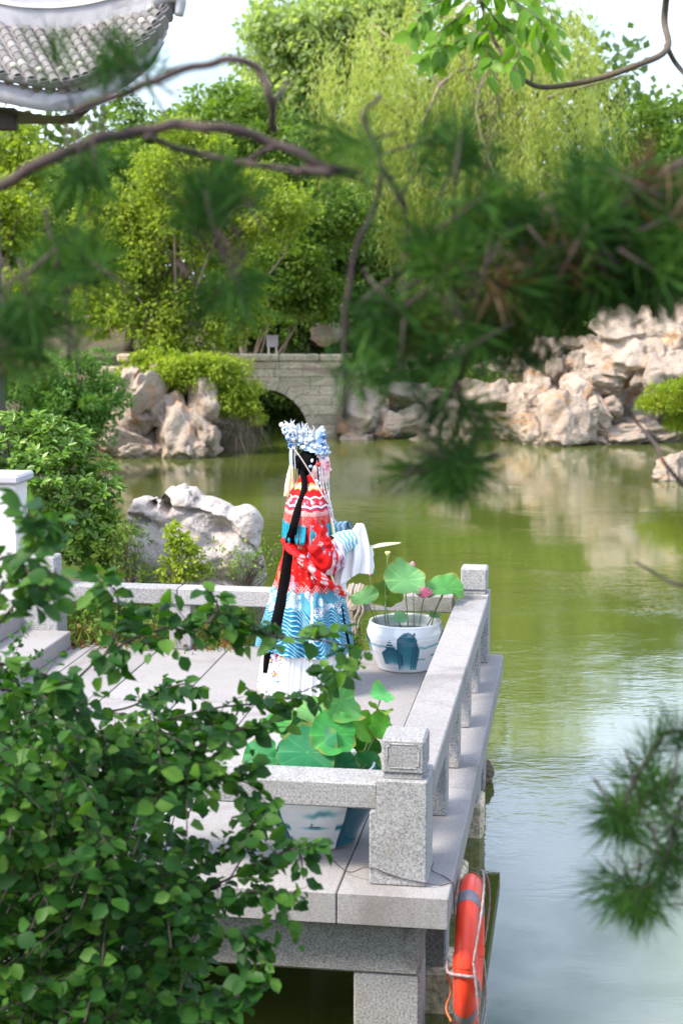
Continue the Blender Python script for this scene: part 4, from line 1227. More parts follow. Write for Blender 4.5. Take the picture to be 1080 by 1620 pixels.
def petal_flower(t, base, c, s, openness, seed):
    rs = np.random.default_rng(seed)
    f = obj('flower', mesh('receptacle', ico(2)[0] * s * 0.18, ico(2)[1], M['pod'], True), t, Vector(c) - Vector(base))
    V = []
    for i in range(7):
        q = i / 6
        w = math.sin(math.pi * min(1, q * 0.86 + 0.10)) ** 0.8 * 0.30 * s
        for k in (-1, -0.5, 0, 0.5, 1):
            V.append((k * w, -0.12 * s * (1 - k * k) - 0.25 * s * math.sin(q * 2.6) * 0.4, q * s))
    me = mesh('petal', V, [tuple(map(int, x)) for x in gridF(7, 5)], M['petal'], True)
    for ring, (n, tilt) in enumerate(((5, openness * 0.35), (7, openness * 0.8), (7, openness * 1.2))):
        for k in range(n):
            e = Matrix.Rotation(2 * math.pi * k / n + ring * 0.4, 3, 'Z') @ Matrix.Rotation(tilt + rs.uniform(-0.08, 0.08), 3, 'X')
            obj('petal', me, f, (0, 0, 0), e.to_euler())
def bud(t, base, c, s, mat):
    V, F = lathe([(0.0005, 0), (0.30 * s, 0.12 * s), (0.42 * s, 0.36 * s), (0.34 * s, 0.66 * s), (0.12 * s, 0.93 * s), (0.0005, 1.0 * s)], 14)
    obj('bud', mesh('bud', V, F, mat, True), t, Vector(c) - Vector(base))

lA = thing('lotus_plant', 'lotus with pink flower and bud in the bowl beside the person', 'lotus', bA + Vector((0, 0, 0.262)))
b0 = lA.location
YA = b0.y
def pa(x, y, dY=0): return at(x, y, YA + dY)
TC = (0.0, -1.0, 0.35)
lotus_leaf(lA, b0, pa(640, 917, -0.05), (0.12, -0.85, 0.72), 0.150, 0.30, 0.22, 1, (0.12, 0.32, 0.13))
lotus_leaf(lA, b0, pa(612, 940, 0.12), (-0.2, 0.75, 0.55), 0.15, 0.2, 0.12, 2, (0.07, 0.17, 0.04))
lotus_leaf(lA, b0, pa(576, 946, -0.05), (-0.1, -0.75, 0.8), 0.105, 0.30, 0.1, 3, (0.09, 0.25, 0.09), 0.75, 0.3)
lotus_leaf(lA, b0, pa(703, 931, 0.0), (0.12, -0.42, 0.9), 0.155, 0.22, 0.30, 4, (0.09, 0.25, 0.06), 0.9)
lotus_leaf(lA, b0, pa(632, 979, -0.12), (0, -0.35, 1), 0.07, 0.12, 0, 5, (0.12, 0.28, 0.13))
lotus_leaf(lA, b0, pa(688, 974, 0.02), (0, -0.25, 1), 0.05, 0.1, 0, 6, (0.10, 0.24, 0.10))
def foot(x, dY=0):
    p = pa(x, 985, dY); return (p.x, b0.y + dY, b0.z + 0.002)
for i, (x0, q) in enumerate(((646, pa(640, 917, -0.05)), (612, pa(612, 936, 0.12)), (598, pa(576, 946, -0.05)), (668, pa(703, 931)), (680, pa(703, 935, 0.05)), (640, pa(634, 979, -0.12)))):
    stalk(lA, b0, foot(x0, (i % 3 - 1) * 0.06), q, 0.0045, 0.02, i)
petal_flower(lA, b0, pa(670, 944, -0.10), 0.078, 0.85, 3)
stalk(lA, b0, foot(662, 0.02), pa(671, 940, 0.03), 0.004, 0.01, 20)
bud(lA, b0, pa(652, 898, 0.06), 0.05, M['petal']); stalk(lA, b0, foot(655, 0.08), pa(652, 898, 0.06), 0.0035, 0.01, 21)
bud(lA, b0, pa(585, 911, 0.05), 0.026, M['petal']); stalk(lA, b0, foot(600, 0.04), pa(585, 911, 0.05), 0.0028, 0.015, 22)
V, F = lathe([(0.003, 0), (0.012, 0.012), (0.022, 0.035), (0.018, 0.04), (0.0005, 0.037)], 14)
obj('seed_pod', mesh('seed_pod', V, F, M['pod'], True), lA, pa(613, 881, 0.02) - b0); stalk(lA, b0, foot(616, 0), pa(613, 881, 0.02), 0.0035, 0.012, 23)

lB = thing('lotus_plant', 'low lotus with broad blue-green leaves in the bowl behind the front railing', 'lotus', bB + Vector((0, 0, 0.262 * 1.14)))
b1 = lB.location
def pb(x, y, dY=0): return at(x, y, b1.y + dY)
LB = [(527, 1162, -0.12, 0.105, (0.10, -0.9, 0.75), 0.10, (0.055, 0.21, 0.06), 0), (486, 1190, -0.16, 0.135, (-0.1, -0.85, 0.85), 0.14, (0.02, 0.14, 0.065), 0), (412, 1197, -0.12, 0.085, (-0.35, -0.9, 0.7), 0.12, (0.02, 0.15, 0.085), 0),
      (540, 1108, 0.0, 0.115, (0.75, -0.55, 0.6), 0.2, (0.05, 0.21, 0.075), 0.15), (577, 1150, 0.02, 0.075, (0.7, -0.7, 0.4), 0.15, (0.10, 0.27, 0.045), 0.2), (603, 1146, 0.05, 0.065, (0.6, -0.9, 0.2), 0.1, (0.11, 0.28, 0.04), 0.15),
      (600, 1122, 0.08, 0.055, (0.4, 0.3, 1), 0.25, (0.12, 0.26, 0.05), 0.3), (604, 1098, 0.12, 0.055, (0.5, -0.6, 1), 0.25, (0.08, 0.28, 0.13), 0.25), (540, 1210, -0.06, 0.075, (0.1, -0.85, 0.6), 0.1, (0.02, 0.13, 0.07), 0),
      (580, 1209, 0.0, 0.065, (0.0, -1, 0.25), 0.1, (0.025, 0.15, 0.055), 0.1), (580, 1180, 0.10, 0.075, (0.2, 0.8, 0.4), 0.2, (0.03, 0.09, 0.02), 0.1), (490, 1125, 0.05, 0.075, (-0.2, -0.5, 1), 0.2, (0.09, 0.22, 0.10), 0.1),
      (470, 1150, 0.06, 0.085, (-0.4, -0.4, 1), 0.2, (0.03, 0.15, 0.06), 0.1), (440, 1140, 0.1, 0.08, (-0.3, -0.5, 1), 0.2, (0.04, 0.17, 0.05), 0.1), (515, 1125, 0.1, 0.075, (0.1, -0.3, 1), 0.15, (0.05, 0.19, 0.05), 0.1)]
for i, (x, y, dY, r, nr, cup, c3, fo) in enumerate(LB):
    q = pb(x, y, dY)
    lotus_leaf(lB, b1, q, nr, r * 1.16, cup, fo, 40 + i, (c3[0], c3[1] * 1.1, c3[2] * 0.7))
    f0 = (b1.x + max(-0.2, min(0.2, (q.x - b1.x) * 0.6)), b1.y + dY * 0.4, b1.z + 0.002)
    stalk(lB, b1, f0, q, 0.004, 0.015, 50 + i)
# ------------------------------------------------------------------ the person in stage costume
PX, PYY = -0.302, 11.0
pe = thing('person', 'person in red and blue embroidered stage robe and silver headdress, facing right', 'person', (PX, PYY, 0), R(4))
def lx(px): return (px - 470) * 0.00431
def lz(py): return 1.875 - (py - 668) * 0.004416
def ell(c, r, sub=3):
    V, F = ico(sub)
    return V * np.array(r) + np.array(c), F
def part(name, V, F, mat, parent=None, smooth=True, col=None, label=None):
    V = np.asarray(V, float)
    o = obj(name, mesh(name, V, F, mat, smooth, col), parent or pe)
    if label: o['label'] = label
    return o

# body: one continuous surface, fused from limbs, trunk, neck, head and hands
bp_ = []
bp_ += [ell((.132, 0, 1.578), (.094, .074, .108), 4), ell((.168, 0, 1.505), (.055, .050, .058)), ell((.196, 0, 1.470), (.022, .026, .018)), ell((.186, 0, 1.605), (.036, .055, .05)),
        ell((.223, 0, 1.547), (.016, .011, .013)), ell((.214, 0, 1.568), (.011, .009, .026)), ell((.212, 0, 1.511), (.010, .020, .006)), ell((.209, 0, 1.499), (.010, .018, .006)),
        ell((.20, .030, 1.578), (.012, .016, .009)), ell((.20, -.030, 1.578), (.012, .016, .009)), ell((.185, .038, 1.53), (.026, .02, .024)), ell((.185, -.038, 1.53), (.026, .02, .024)),
        ell((.115, .074, 1.56), (.018, .009, .03)), ell((.115, -.074, 1.56), (.018, .009, .03))]
bp_.append(tube(spline([(.075, 0, 1.30), (.095, 0, 1.40), (.125, 0, 1.52)], 8), [.062, .055, .05, .048, .047, .047, .047, .045], 14))
bp_.append((lambda V, F: (V * np.array([.62, 1, 1]) + np.array([.03, 0, 0]), F))(*tube([(.07, 0, .80), (.07, 0, .95), (.075, 0, 1.10), (.08, 0, 1.24), (.075, 0, 1.33), (.07, 0, 1.38)], [.16, .13, .145, .165, .13, .06], 20)))
for s in (-1, 1):
    sh, el, wr = np.array((.07, s * .155, 1.31)), np.array((.12, s * .23, 1.02)), np.array((.345, s * .10, 1.07))
    bp_.append(tube(spline([(.07, s * .07, 1.32), sh, sh * .5 + el * .5, el, el * .5 + wr * .5, wr], 18), np.linspace(.052, .026, 18), 10))
    bp_.append(ell(wr + np.array((.045, 0, .0)), (.048, .018, .038)))
    for k, (dz, ln) in enumerate(((.030, .072), (.011, .080), (-.009, .076), (-.027, .060))):
        a = wr + np.array((.075, 0, dz))
        bp_.append(tube([a, a + np.array((ln * .45, -s * .012, -.006)), a + np.array((ln * .70, -s * .036, -.012)), a + np.array((ln * .5, -s * .052, -.016))], [.0095, .009, .0085, .007], 8))
    a = wr + np.array((.02, -s * .012, .034))
    bp_.append(tube([a, a + np.array((.028, -s * .022, .016)), a + np.array((.056, -s * .034, .008))], [.012, .010, .0075], 8))
    bp_.append(tube(spline([(.06, s * .08, .86), (.075, s * .09, .48), (.055, s * .095, .09)], 12), np.linspace(.085, .045, 12), 12))
    bp_.append(ell((.10, s * .095, .045), (.12, .045, .04)))
V, F = join(bp_)
o = bpy.data.objects.new('tmp', mesh('tmp', V, F)); COL.objects.link(o)
md = o.modifiers.new('r', 'REMESH'); md.mode = 'VOXEL'; md.voxel_size = 0.0062
md = o.modifiers.new('s', 'SMOOTH'); md.iterations = 2; md.factor = 0.5
me = bpy.data.meshes.new_from_object(o.evaluated_get(bpy.context.evaluated_depsgraph_get()))
bpy.data.objects.remove(o)
n = len(me.vertices)
co = np.empty(n * 3, np.float32); me.vertices.foreach_get('co', co); co = co.reshape(-1, 3)
col = np.ones((n, 4), np.float32); col[:, :3] = (0.86, 0.62, 0.57)
def blot(c, r, rgb, k=1.0):
    w = np.clip(1.4 - np.linalg.norm((co - np.array(c)) / np.array(r), axis=1), 0, 1)[:, None] * k
    col[:, :3] = col[:, :3] * (1 - w) + np.array(rgb) * w
for s in (-1, 1):
    blot((.19, s * .04, 1.57), (.05, .035, .045), (.80, .16, .27), .8)
    blot((.205, s * .032, 1.578), (.016, .022, .006), (.02, .015, .015))
    blot((.205, s * .034, 1.602), (.02, .026, .006), (.03, .02, .02))
blot((.215, 0, 1.505), (.012, .018, .008), (.55, .02, .03))
ft = co[:, 2] < 0.1
col[ft, :3] = (0.02, 0.02, 0.025)
ca = me.color_attributes.new('Col', 'FLOAT_COLOR', 'POINT'); ca.data.foreach_set('color', col.ravel())
me.polygons.foreach_set('use_smooth', [True] * len(me.polygons))
me.materials.clear(); me.materials.append(paint_mat('skin', 0.45, 0.4)); me.name = 'body'
obj('body', me, pe)

# --- robe -----------------------------------------------------------------
M['cloth'] = paint_mat('embroidered_silk', 0.6, 0.2, sheen=0.0, bump=0.15, bscale=220)
RT = np.array([(1.50, .015, .125, .062), (1.44, .0, .15, .085), (1.38, -.03, .185, .15), (1.32, -.05, .20, .195), (1.25, -.06, .21, .215), (1.07, -.085, .215, .20),
               (.95, -.11, .225, .20), (.85, -.135, .25, .215), (.63, -.194, .315, .26), (.41, -.254, .35, .31), (.30, -.270, .365, .325)])[::-1]
def rp(z):
    x0, x1, ry = (np.interp(z, RT[:, 0], RT[:, k]) for k in (1, 2, 3))
    return (x0 + x1) / 2, (x1 - x0) / 2, ry
def robe_y(x, z, out=0.02):
    c, rx, ry = rp(z)
    q = max(0.0, 1 - ((x - c) / rx) ** 2)
    return -ry * math.sqrt(q) - out
nz, na = 300, 380
Z = np.linspace(1.50, .30, nz)[:, None] * np.ones((1, na))
TH = np.linspace(0, 2 * math.pi, na, endpoint=False)[None, :] * np.ones((nz, 1))
c, rx, ry = rp(Z)
amp = np.clip((1.2 - Z) / 0.9, 0, 1)
fold = 1 + amp * (0.075 * np.sin(9 * TH + 2.2 * Z) + 0.030 * np.sin(17 * TH + 1.0 + 3 * Z) + 0.018 * np.sin(31 * TH)) + 0.012 * np.sin(23 * TH + 14 * Z) + 0.016 * np.sin(11 * TH - 38 * Z + 3 * np.sin(5 * TH)) * np.clip((1.25 - Z) / .2, 0, 1) * np.clip((Z - .5) / .2, 0, 1)
X = c + rx * fold * np.cos(TH); Yv = ry * fold * np.sin(TH)
Z2 = Z + 0.012 * np.sin(TH * 2 + 0.4) * amp
rs = np.random.default_rng(5)
s_ = TH * 0.30                                       # cloth coordinate round the body
RED = np.array((0.52, 0.004, 0.005)); WHITE = np.array((0.70, 0.70, 0.70)); BLUE = np.array((0.012, 0.06, 0.22)); TEAL = np.array((0.004, 0.19, 0.28)); SKY = np.array((0.16, 0.38, 0.50)); PINK = np.array((0.66, 0.22, 0.27)); GOLD = np.array((0.62, 0.40, 0.13)); NAVY = np.array((0.02, 0.05, 0.16))
def lay(col, k, rgb):
    k = np.clip(k, 0, 1)[..., None]
    return col * (1 - k) + np.array(rgb) * k
def flowers(col, s, z, n, s0, s1, z0, z1, seed, rad=(0.012, 0.026), per=None):
    rs = np.random.default_rng(seed)
    for _ in range(n):
        cs, cz, r = rs.uniform(s0, s1), rs.uniform(z0, z1), rs.uniform(*rad)
        ds = s - cs
        if per: ds = (ds + per / 2) % per - per / 2
        dz = z - cz
        d = np.hypot(ds, dz) / r
        if d.min() > 1.3: continue
        a = np.arctan2(dz, ds)
        pet = 0.75 + 0.3 * np.cos(a * 5 + rs.uniform(0, 6))
        c1 = [WHITE, PINK, SKY, GOLD, BLUE][rs.integers(5)]
        col = lay(col, (d < pet).astype(float), c1)
        col = lay(col, (d < 0.35).astype(float), [RED, GOLD, WHITE, NAVY][rs.integers(4)])
        col = lay(col, ((d > pet) & (d < pet + 0.14)).astype(float) * 0.8, [WHITE, NAVY][rs.integers(2)])
    return col
def robe_paint(s, z, per):
    col = np.ones(s.shape + (3,)) * RED
    col = lay(col, 0.35 * (np.sin(s * 60 + np.sin(z * 40) * 2) * np.sin(z * 70 + s * 20) > 0.86), GOLD)
    col = flowers(col, s, z, 60, 0, per, 0.78, 1.2, 8, (0.010, 0.026), per)
    # curling cloud scrolls in grey and cream
    for k in range(12):
        cs, cz = rs.uniform(0, per), rs.uniform(0.76, 1.0)
        ds = (s - cs + per / 2) % per - per / 2
        d = np.hypot(ds, (z - cz) * 1.4); a = np.arctan2(z - cz, ds)
        sw = np.abs(((d - 0.006 * a) / 0.016) % 1 - 0.5)
        col = lay(col, ((sw < 0.2) & (d < 0.045)) * 0.85, [WHITE, SKY, GOLD, NAVY][k % 4])
    # lacy border, foam rings, then sea-water stripes
    edge = 0.735 + 0.018 * np.abs(np.sin(s * 26)) + 0.008 * np.sin(s * 90)
    lace = (z < edge + 0.03) & (np.sin(s * 230) * np.sin(z * 260) > 0.1)
    col = lay(col, lace.astype(float) * 0.85, PINK * 0.4 + WHITE * 0.6)
    sea = z < edge - 0.012
    foam = np.ones(s.shape + (3,)) * (TEAL * 0.6 + SKY * 0.4)
    for k in range(130):
        cs, cz, r = rs.uniform(0, per), rs.uniform(0.56, 0.73), rs.uniform(0.016, 0.042)
        ds = (s - cs + per / 2) % per - per / 2
        d = np.hypot(ds, z - cz)
        ring = np.abs((d / 0.014) % 1 - 0.5) < 0.22
        foam = lay(foam, (d < r).astype(float), (TEAL, BLUE, SKY, NAVY, TEAL)[k % 5])
        foam = lay(foam, ((d < r) & ring).astype(float), WHITE)
    col = lay(col, sea.astype(float), [0, 0, 0]) + foam * sea[..., None]
    sw_ = 0.5 + 0.5 * np.sin(s * 21 + 1.5 * np.sin(s * 7.3))
    hill = 0.575 + 0.05 * sw_ + 0.006 * np.sin(s * 70)
    st_ = z < hill
    ph = (z - 0.16 * sw_ + 0.012 * np.sin(s * 47 + z * 20)) / 0.027
    fr = ph % 1
    stripe = np.where((fr < 0.42)[..., None], TEAL * np.array((1, .8, .85)), np.where((fr < 0.62)[..., None], BLUE, np.where((fr < 0.84)[..., None], np.array((.40, .60, .66)), TEAL)))
    col = np.where(st_[..., None], stripe, col)
    return col
col = robe_paint(s_, Z, 0.30 * 2 * math.pi)
slit = (np.abs(((TH - 4.80 + math.pi) % (2 * math.pi)) - math.pi) < 0.018 + 0.045 * np.clip((0.72 - Z) / 0.4, 0, 1)) & (Z < 0.73)
col = np.where(slit[..., None], np.array((0.74, 0.72, 0.80)), col)
robe = part('robe', np.stack([X, Yv, Z2], -1).reshape(-1, 3), gridF(nz, na, True), M['cloth'], col=col.reshape(-1, 3), label='red robe with blue wave hem')

# --- white pleated skirt ---------------------------------------------------
nz2, na2 = 90, 420
Z = np.linspace(.40, .012, nz2)[:, None] * np.ones((1, na2)); TH2 = np.linspace(0, 2 * math.pi, na2, endpoint=False)[None, :] * np.ones((nz2, 1))
t_ = (0.40 - Z) / 0.39
x0, x1, ry = -.225 - .06 * t_, .315 + .01 * t_, .27 + .03 * t_
pl = 1 + (0.010 + 0.014 * t_) * np.sin(TH2 * 41 + 2.5 * np.sin(TH2 * 3)) + 0.012 * np.sin(TH2 * 67 + 1) + 0.03 * np.sin(TH2 * 5 + 1) * t_
X = (x0 + x1) / 2 + (x1 - x0) / 2 * pl * np.cos(TH2); Yv = ry * pl * np.sin(TH2)
col = np.ones(Z.shape + (3,)) * WHITE
s2 = TH2 * 0.30
panel = (TH2 > 3.75) & (TH2 < 4.15)
pc = flowers(np.ones(Z.shape + (3,)) * WHITE, s2, Z, 26, 3.75 * .3, 4.15 * .3, 0.02, 0.34, 12, (0.016, 0.034))
col = np.where(panel[..., None], pc, col)
hem = flowers(np.ones(Z.shape + (3,)) * WHITE, s2, Z, 70, 0, 1.9, 0.02, 0.09, 13, (0.008, 0.016))
col = np.where((Z < 0.11)[..., None], hem, col)
part('skirt', np.stack([X, Yv, Z], -1).reshape(-1, 3), gridF(nz2, na2, True), M['cloth'], col=col.reshape(-1, 3), label='white pleated skirt with small embroidered flowers')

# --- cape collar with net fringe and turquoise tassels ----------------------
CT = np.array([(1.515, .02, .12, .06), (1.46, -.01, .155, .10), (1.40, -.05, .20, .185), (1.34, -.072, .222, .245), (1.28, -.085, .235, .275), (1.19, -.095, .24, .29)])[::-1]
nzc, nac = 140, 620
Z = np.linspace(1.515, 1.19, nzc)[:, None] * np.ones((1, nac)); THc = np.linspace(0, 2 * math.pi, nac, endpoint=False)[None, :] * np.ones((nzc, 1))
x0, x1, ry = (np.interp(Z, CT[:, 0], CT[:, k]) for k in (1, 2, 3))
fl = 1 + 0.02 * np.sin(13 * THc) * np.clip((1.42 - Z) / .2, 0, 1)
X = (x0 + x1) / 2 + (x1 - x0) / 2 * fl * np.cos(THc); Yv = ry * fl * np.sin(THc)
Zc = Z + 0.0
sc_ = THc * 0.25
col = np.ones(Z.shape + (3,)) * RED
scal = 0.012 * np.abs(np.sin(THc * 6))
for zb, w, c3 in ((1.452, .006, GOLD), (1.437, .007, WHITE), (1.424, .005, GOLD), (1.372, .005, WHITE), (1.315, .006, WHITE), (1.302, .004, NAVY)):
    col = lay(col, (np.abs(Z - zb - scal) < w).astype(float) * 0.85, c3)
bandm = (np.abs(Z - 1.343 - scal) < 0.022)
bandc = flowers(np.ones(Z.shape + (3,)) * np.array((0.42, 0.015, 0.025)), sc_, Z, 60, 0, 1.57, 1.33, 1.36, 14, (0.010, 0.017))
col = np.where(bandm[..., None], bandc, col)
net = Z < 1.286 + scal
lat = (np.abs(((sc_ * 38 + Z * 38) % 1) - .5) > .40) | (np.abs(((sc_ * 38 - Z * 38) % 1) - .5) > .40)
drip = np.abs(((sc_ * 95 + 0.25 * np.sin(Z * 160)) % 1) - .5)
netc = np.where((drip > .43)[..., None], np.array((0.62, 0.50, 0.42)), RED)
netc = np.where((lat & (Z > 1.262))[..., None], np.array((0.66, 0.60, 0.56)), netc)
netc = np.where(((drip < .06) & (np.sin(Z * 240) > .2))[..., None], np.array((0.10, 0.02, 0.04)), netc)
col = np.where(net[..., None], netc, col)
collar = part('cape_collar', np.stack([X, Yv, Zc], -1).reshape(-1, 3), gridF(nzc, nac, True), M['cloth'], col=col.reshape(-1, 3), label='red shoulder cape with patterned bands and net fringe')
M['turq'] = plain_mat('turquoise_silk', (0.005, 0.26, 0.36), 0.5, var=0.3, scale=60)
M['cream'] = plain_mat('cream_silk', (0.78, 0.72, 0.42), 0.55, var=0.2, scale=60)
def tassel(name, p, q, r, mat, parent):
    V, F = tube(spline([p, (np.array(p) + np.array(q)) / 2 + np.array((0, 0, 0.0)), q], 8), np.array([.35, .6, .8, .92, 1, 1, 1, .95]) * r, 9)
    V += 0.0012 * np.sin(np.arange(len(V)) * 2.4)[:, None]
    return obj(name, mesh(name, V, F, mat, True), parent)
for k in range(84):
    a = 2 * math.pi * (k + 0.5) / 84
    if k % 9 > 6: continue
    x = .0725 + .170 * math.cos(a); y = .292 * math.sin(a)
    dx = random.uniform(-0.012, 0.012)
    tassel('tassel', (x, y, 1.205), (x + dx, y * 1.02, 1.205 - random.uniform(.115, .15)), 0.0085, M['turq'], collar)

# --- sleeves ----------------------------------------------------------------
def sleeve(name, path, rad, sgn, flat):
    P = spline(path, 90); m = 90
    rr = np.interp(np.linspace(0, 1, m), np.linspace(0, 1, len(rad)), rad)
    V, F = tube(P, rr, 96, cap=False)
    k = np.repeat(np.linspace(0, 1, m), 96); a = np.tile(np.linspace(0, 2 * math.pi, 96, endpoint=False), m)
    cen = np.repeat(P, 96, 0)
    V = cen + (V - cen) * (1 + 0.05 * np.sin(5 * a + 9 * k) - 0.16 * np.abs(np.sin(15 * k + 1.5 * np.sin(a * 2))) ** 0.6 * np.clip(k * 3, 0, 1) + 0.09 * np.sin(31 * k + 2 * a + 2 * np.sin(3 * a)) * (k > .1) + 0.04 * np.sin(63 * k + a))[:, None]
    V[:, 2] -= 0.05 * np.sin(np.clip((k - 0.35) / 0.65, 0, 1) * math.pi) ** 2 * (np.clip(cen[:, 2] - V[:, 2], 0, 1) / 0.12)
    L = 0.62; s = a * 0.10; z = k * L
    col = np.ones((len(V), 3)) * RED
    col = flowers(col, s, z, 30, 0, .63, 0.10, 0.46, 15 + sgn, (0.010, 0.022), .63)
    cuff = (k > 0.78)
    cc = flowers(np.ones((len(V), 3)) * np.array((.62, .45, .55)), s, z, 46, 0, .63, .48, .62, 17, (0.010, 0.018), .63)
    col = np.where(cuff[:, None], cc, col)
    for kb, c3 in ((.775, WHITE), (.83, RED), (.90, NAVY), (.985, WHITE)):
        col = lay(col, (np.abs(k - kb) < 0.010).astype(float), c3)
    return part(name, V, F, M['cloth'], col=col)
sl = sleeve('sleeve', [(.08, -.12, 1.32), (.095, -.20, 1.21), (.135, -.25, 1.06), (.19, -.255, 1.00), (.265, -.215, 1.015)], [.050, .080, .098, .100, .108], -1, 1)
sl2 = sleeve('sleeve', [(.075, .12, 1.33), (.085, .235, 1.20), (.13, .26, 1.05), (.20, .20, 1.04), (.285, .13, 1.07)], [.075, .105, .12, .115, .112], 1, 1)
for sgn, P in ((-1, [(.25, -.215, 1.045), (.30, -.19, 1.07), (.365, -.16, 1.085)]), (1, [(.25, .13, 1.07), (.30, .10, 1.09), (.37, .06, 1.11)])):
    V, F = tube(spline(P, 40), np.linspace(.088, .07, 40), 48, cap=False)
    k = np.repeat(np.linspace(0, 1, 40), 48); a = np.tile(np.linspace(0, 2 * math.pi, 48, endpoint=False), 40)
    ph = (k * 0.13 + 0.02 * np.abs(((a * 1.1) % 1) - .5)) / 0.028 % 1
    col = np.where((ph < .45)[:, None], WHITE, np.where((ph < .72)[:, None], np.array((.05, .42, .55)), SKY))
    part('cuff', V, F, M['cloth'], sl if sgn < 0 else sl2, col=col, label='blue and white striped cuff')
M['white_silk'] = plain_mat('white_silk', (0.80, 0.79, 0.80), 0.6, 0.3, var=0.03, trans=0.12)
def water_sleeve(tab, y0, seed, folds=7):
    tab = np.array(tab)
    rs = np.random.default_rng(seed)
    n, m = 60, 96
    zz = np.linspace(0, 1, n)
    T = [np.interp(zz, np.linspace(0, 1, len(tab)), tab[:, k]) for k in range(4)]
    a = np.linspace(0, 2 * math.pi, m, endpoint=False)
    V = []
    ph = rs.uniform(0, 6, 3)
    for i in range(n):
        f = 1 + (0.12 + 0.42 * zz[i]) * np.sin(folds * a + ph[0] + 1.2 * np.sin(a)) * 0.6 + 0.20 * zz[i] * np.sin((folds + 4) * a + ph[1]) + 0.08 * np.sin(3 * a + 8 * zz[i])
        x = T[1][i] + T[2][i] * f * np.cos(a); y = y0 + T[3][i] * f * np.sin(a)
        z = T[0][i] + 0.055 * zz[i] * np.cos(a + 0.3) + 0.02 * zz[i] * np.sin(2 * a + ph[2])
        V += list(zip(x, y, z))
    return part('water_sleeve', np.array(V), gridF(n, m, True), M['white_silk'], label='long white sleeve end folded over the hand')
water_sleeve([(1.195, .415, .016, .02), (1.18, .412, .030, .035), (1.14, .405, .046, .05), (1.08, .385, .075, .06), (1.02, .385, .085, .065), (.94, .385, .095, .07), (.87, .378, .098, .075), (.81, .372, .090, .075)], -.15, 3)
water_sleeve([(1.10, .37, .05, .05), (1.03, .40, .075, .055), (.95, .42, .085, .06), (.88, .43, .075, .06)], .0, 4, 6)

# --- sash, hair, head-dress ---------------------------------------------------
def on_robe(px, py, out=0.03):
    x, z = lx(px), lz(py)
    return np.array((x, robe_y(x, z, out), z))
P = spline([on_robe(449, 852, .05), (lx(462), -.26, lz(862)), (lx(480), -.33, lz(877)), (lx(502), -.375, lz(897)), (lx(522), -.34, lz(912)), (lx(542), -.22, lz(930))], 60)
V, F = tube(P, np.concatenate([np.linspace(.034, .030, 40), np.linspace(.030, .022, 20)]), 20, flat=0.8)
k = np.repeat(np.linspace(0, 1, 60), 20); a = np.tile(np.linspace(0, 2 * math.pi, 20, endpoint=False), 60)
V[:len(k)] += 0.004 * np.sin(a * 3 + k * 25)[:, None]
col = np.ones((len(V), 3)) * RED
m_ = (np.sin(k * 46 + a * 2) * np.sin(a * 3 + k * 9) > 0.28) & (k > 0.3)
col[:len(k)] = np.where(m_[:, None], np.where((np.sin(k * 90) > 0)[:, None], np.array((.35, .36, .42)), np.array((.6, .45, .42))), col[:len(k)])
part('sash', V, F, M['cloth'], col=col, label='rolled red sash slung across the hip')
V, F = ell(on_robe(450, 853, .035), (.032, .03, .028), 3)
V += 0.006 * np.sin(V * 140)
part('sash_knot', V, F, M['cloth'], col=np.ones((len(V), 3)) * RED)

M['hair'] = plain_mat('black_hair', (0.003, 0.0028, 0.0035), 0.75, 0.06, bump=0.6, bscale=120)
V, F = join([ell((.085, 0, 1.60), (.085, .082, .095), 4), ell((.022, 0, 1.60), (.052, .06, .055), 4), ell((.03, 0, 1.55), (.035, .05, .05), 3)])
part('hair', V, F, M['hair'])
for s in (-1, 1):
    V, F = tube(spline([(.135, s * .076, 1.64), (.142, s * .077, 1.57), (.140, s * .072, 1.50), (.150, s * .09, 1.44)], 12), [.006, .007, .008, .007, .007, .006, .006, .006, .005, .005, .005, .004], 8)
    part('side_lock', V, F, M['hair'])
pts = [(.03, -.045, 1.555), (lx(479), -.15, lz(768)), (lx(466), -.255, lz(802)), (lx(460), -.285, lz(826))] + [on_robe(a, b, .045) for a, b in ((456, 850), (449, 895), (440, 945), (430, 985))] + [(lx(421), -.16, lz(1025)), (lx(415), -.15, lz(1056))]
V, F = tube(spline(pts, 50), np.concatenate([np.linspace(.018, .030, 20), np.linspace(.031, .038, 22), np.linspace(.036, .014, 8)]), 16, flat=0.3)
V += (0.003 * np.sin(np.arange(len(V)) % 16 * 1.9))[:, None]
part('hair_tail', V, F, M['hair'], label='long black hair fall down the back')
pts = [(lx(538), -.10, lz(955)), (lx(543), -.14, lz(985)), (lx(550), -.12, lz(1015)), (lx(555), -.10, lz(1045))]
V, F = tube(spline(pts, 20), np.linspace(.010, .012, 20), 10)
part('hair_tail', V, F, M['hair'])
# strand ends
par = []
for k in range(26):
    e = np.array((lx(416), -.15, lz(1050))) if k % 2 else np.array((lx(555), -.10, lz(1043)))
    par.append(tube([e, e + np.array((random.uniform(-.03, .03), random.uniform(-.03, .03), -random.uniform(.02, .05)))], [.003, .0008], 4))
V, F = join(par)
part('hair_wisps', V, F, M['hair'])

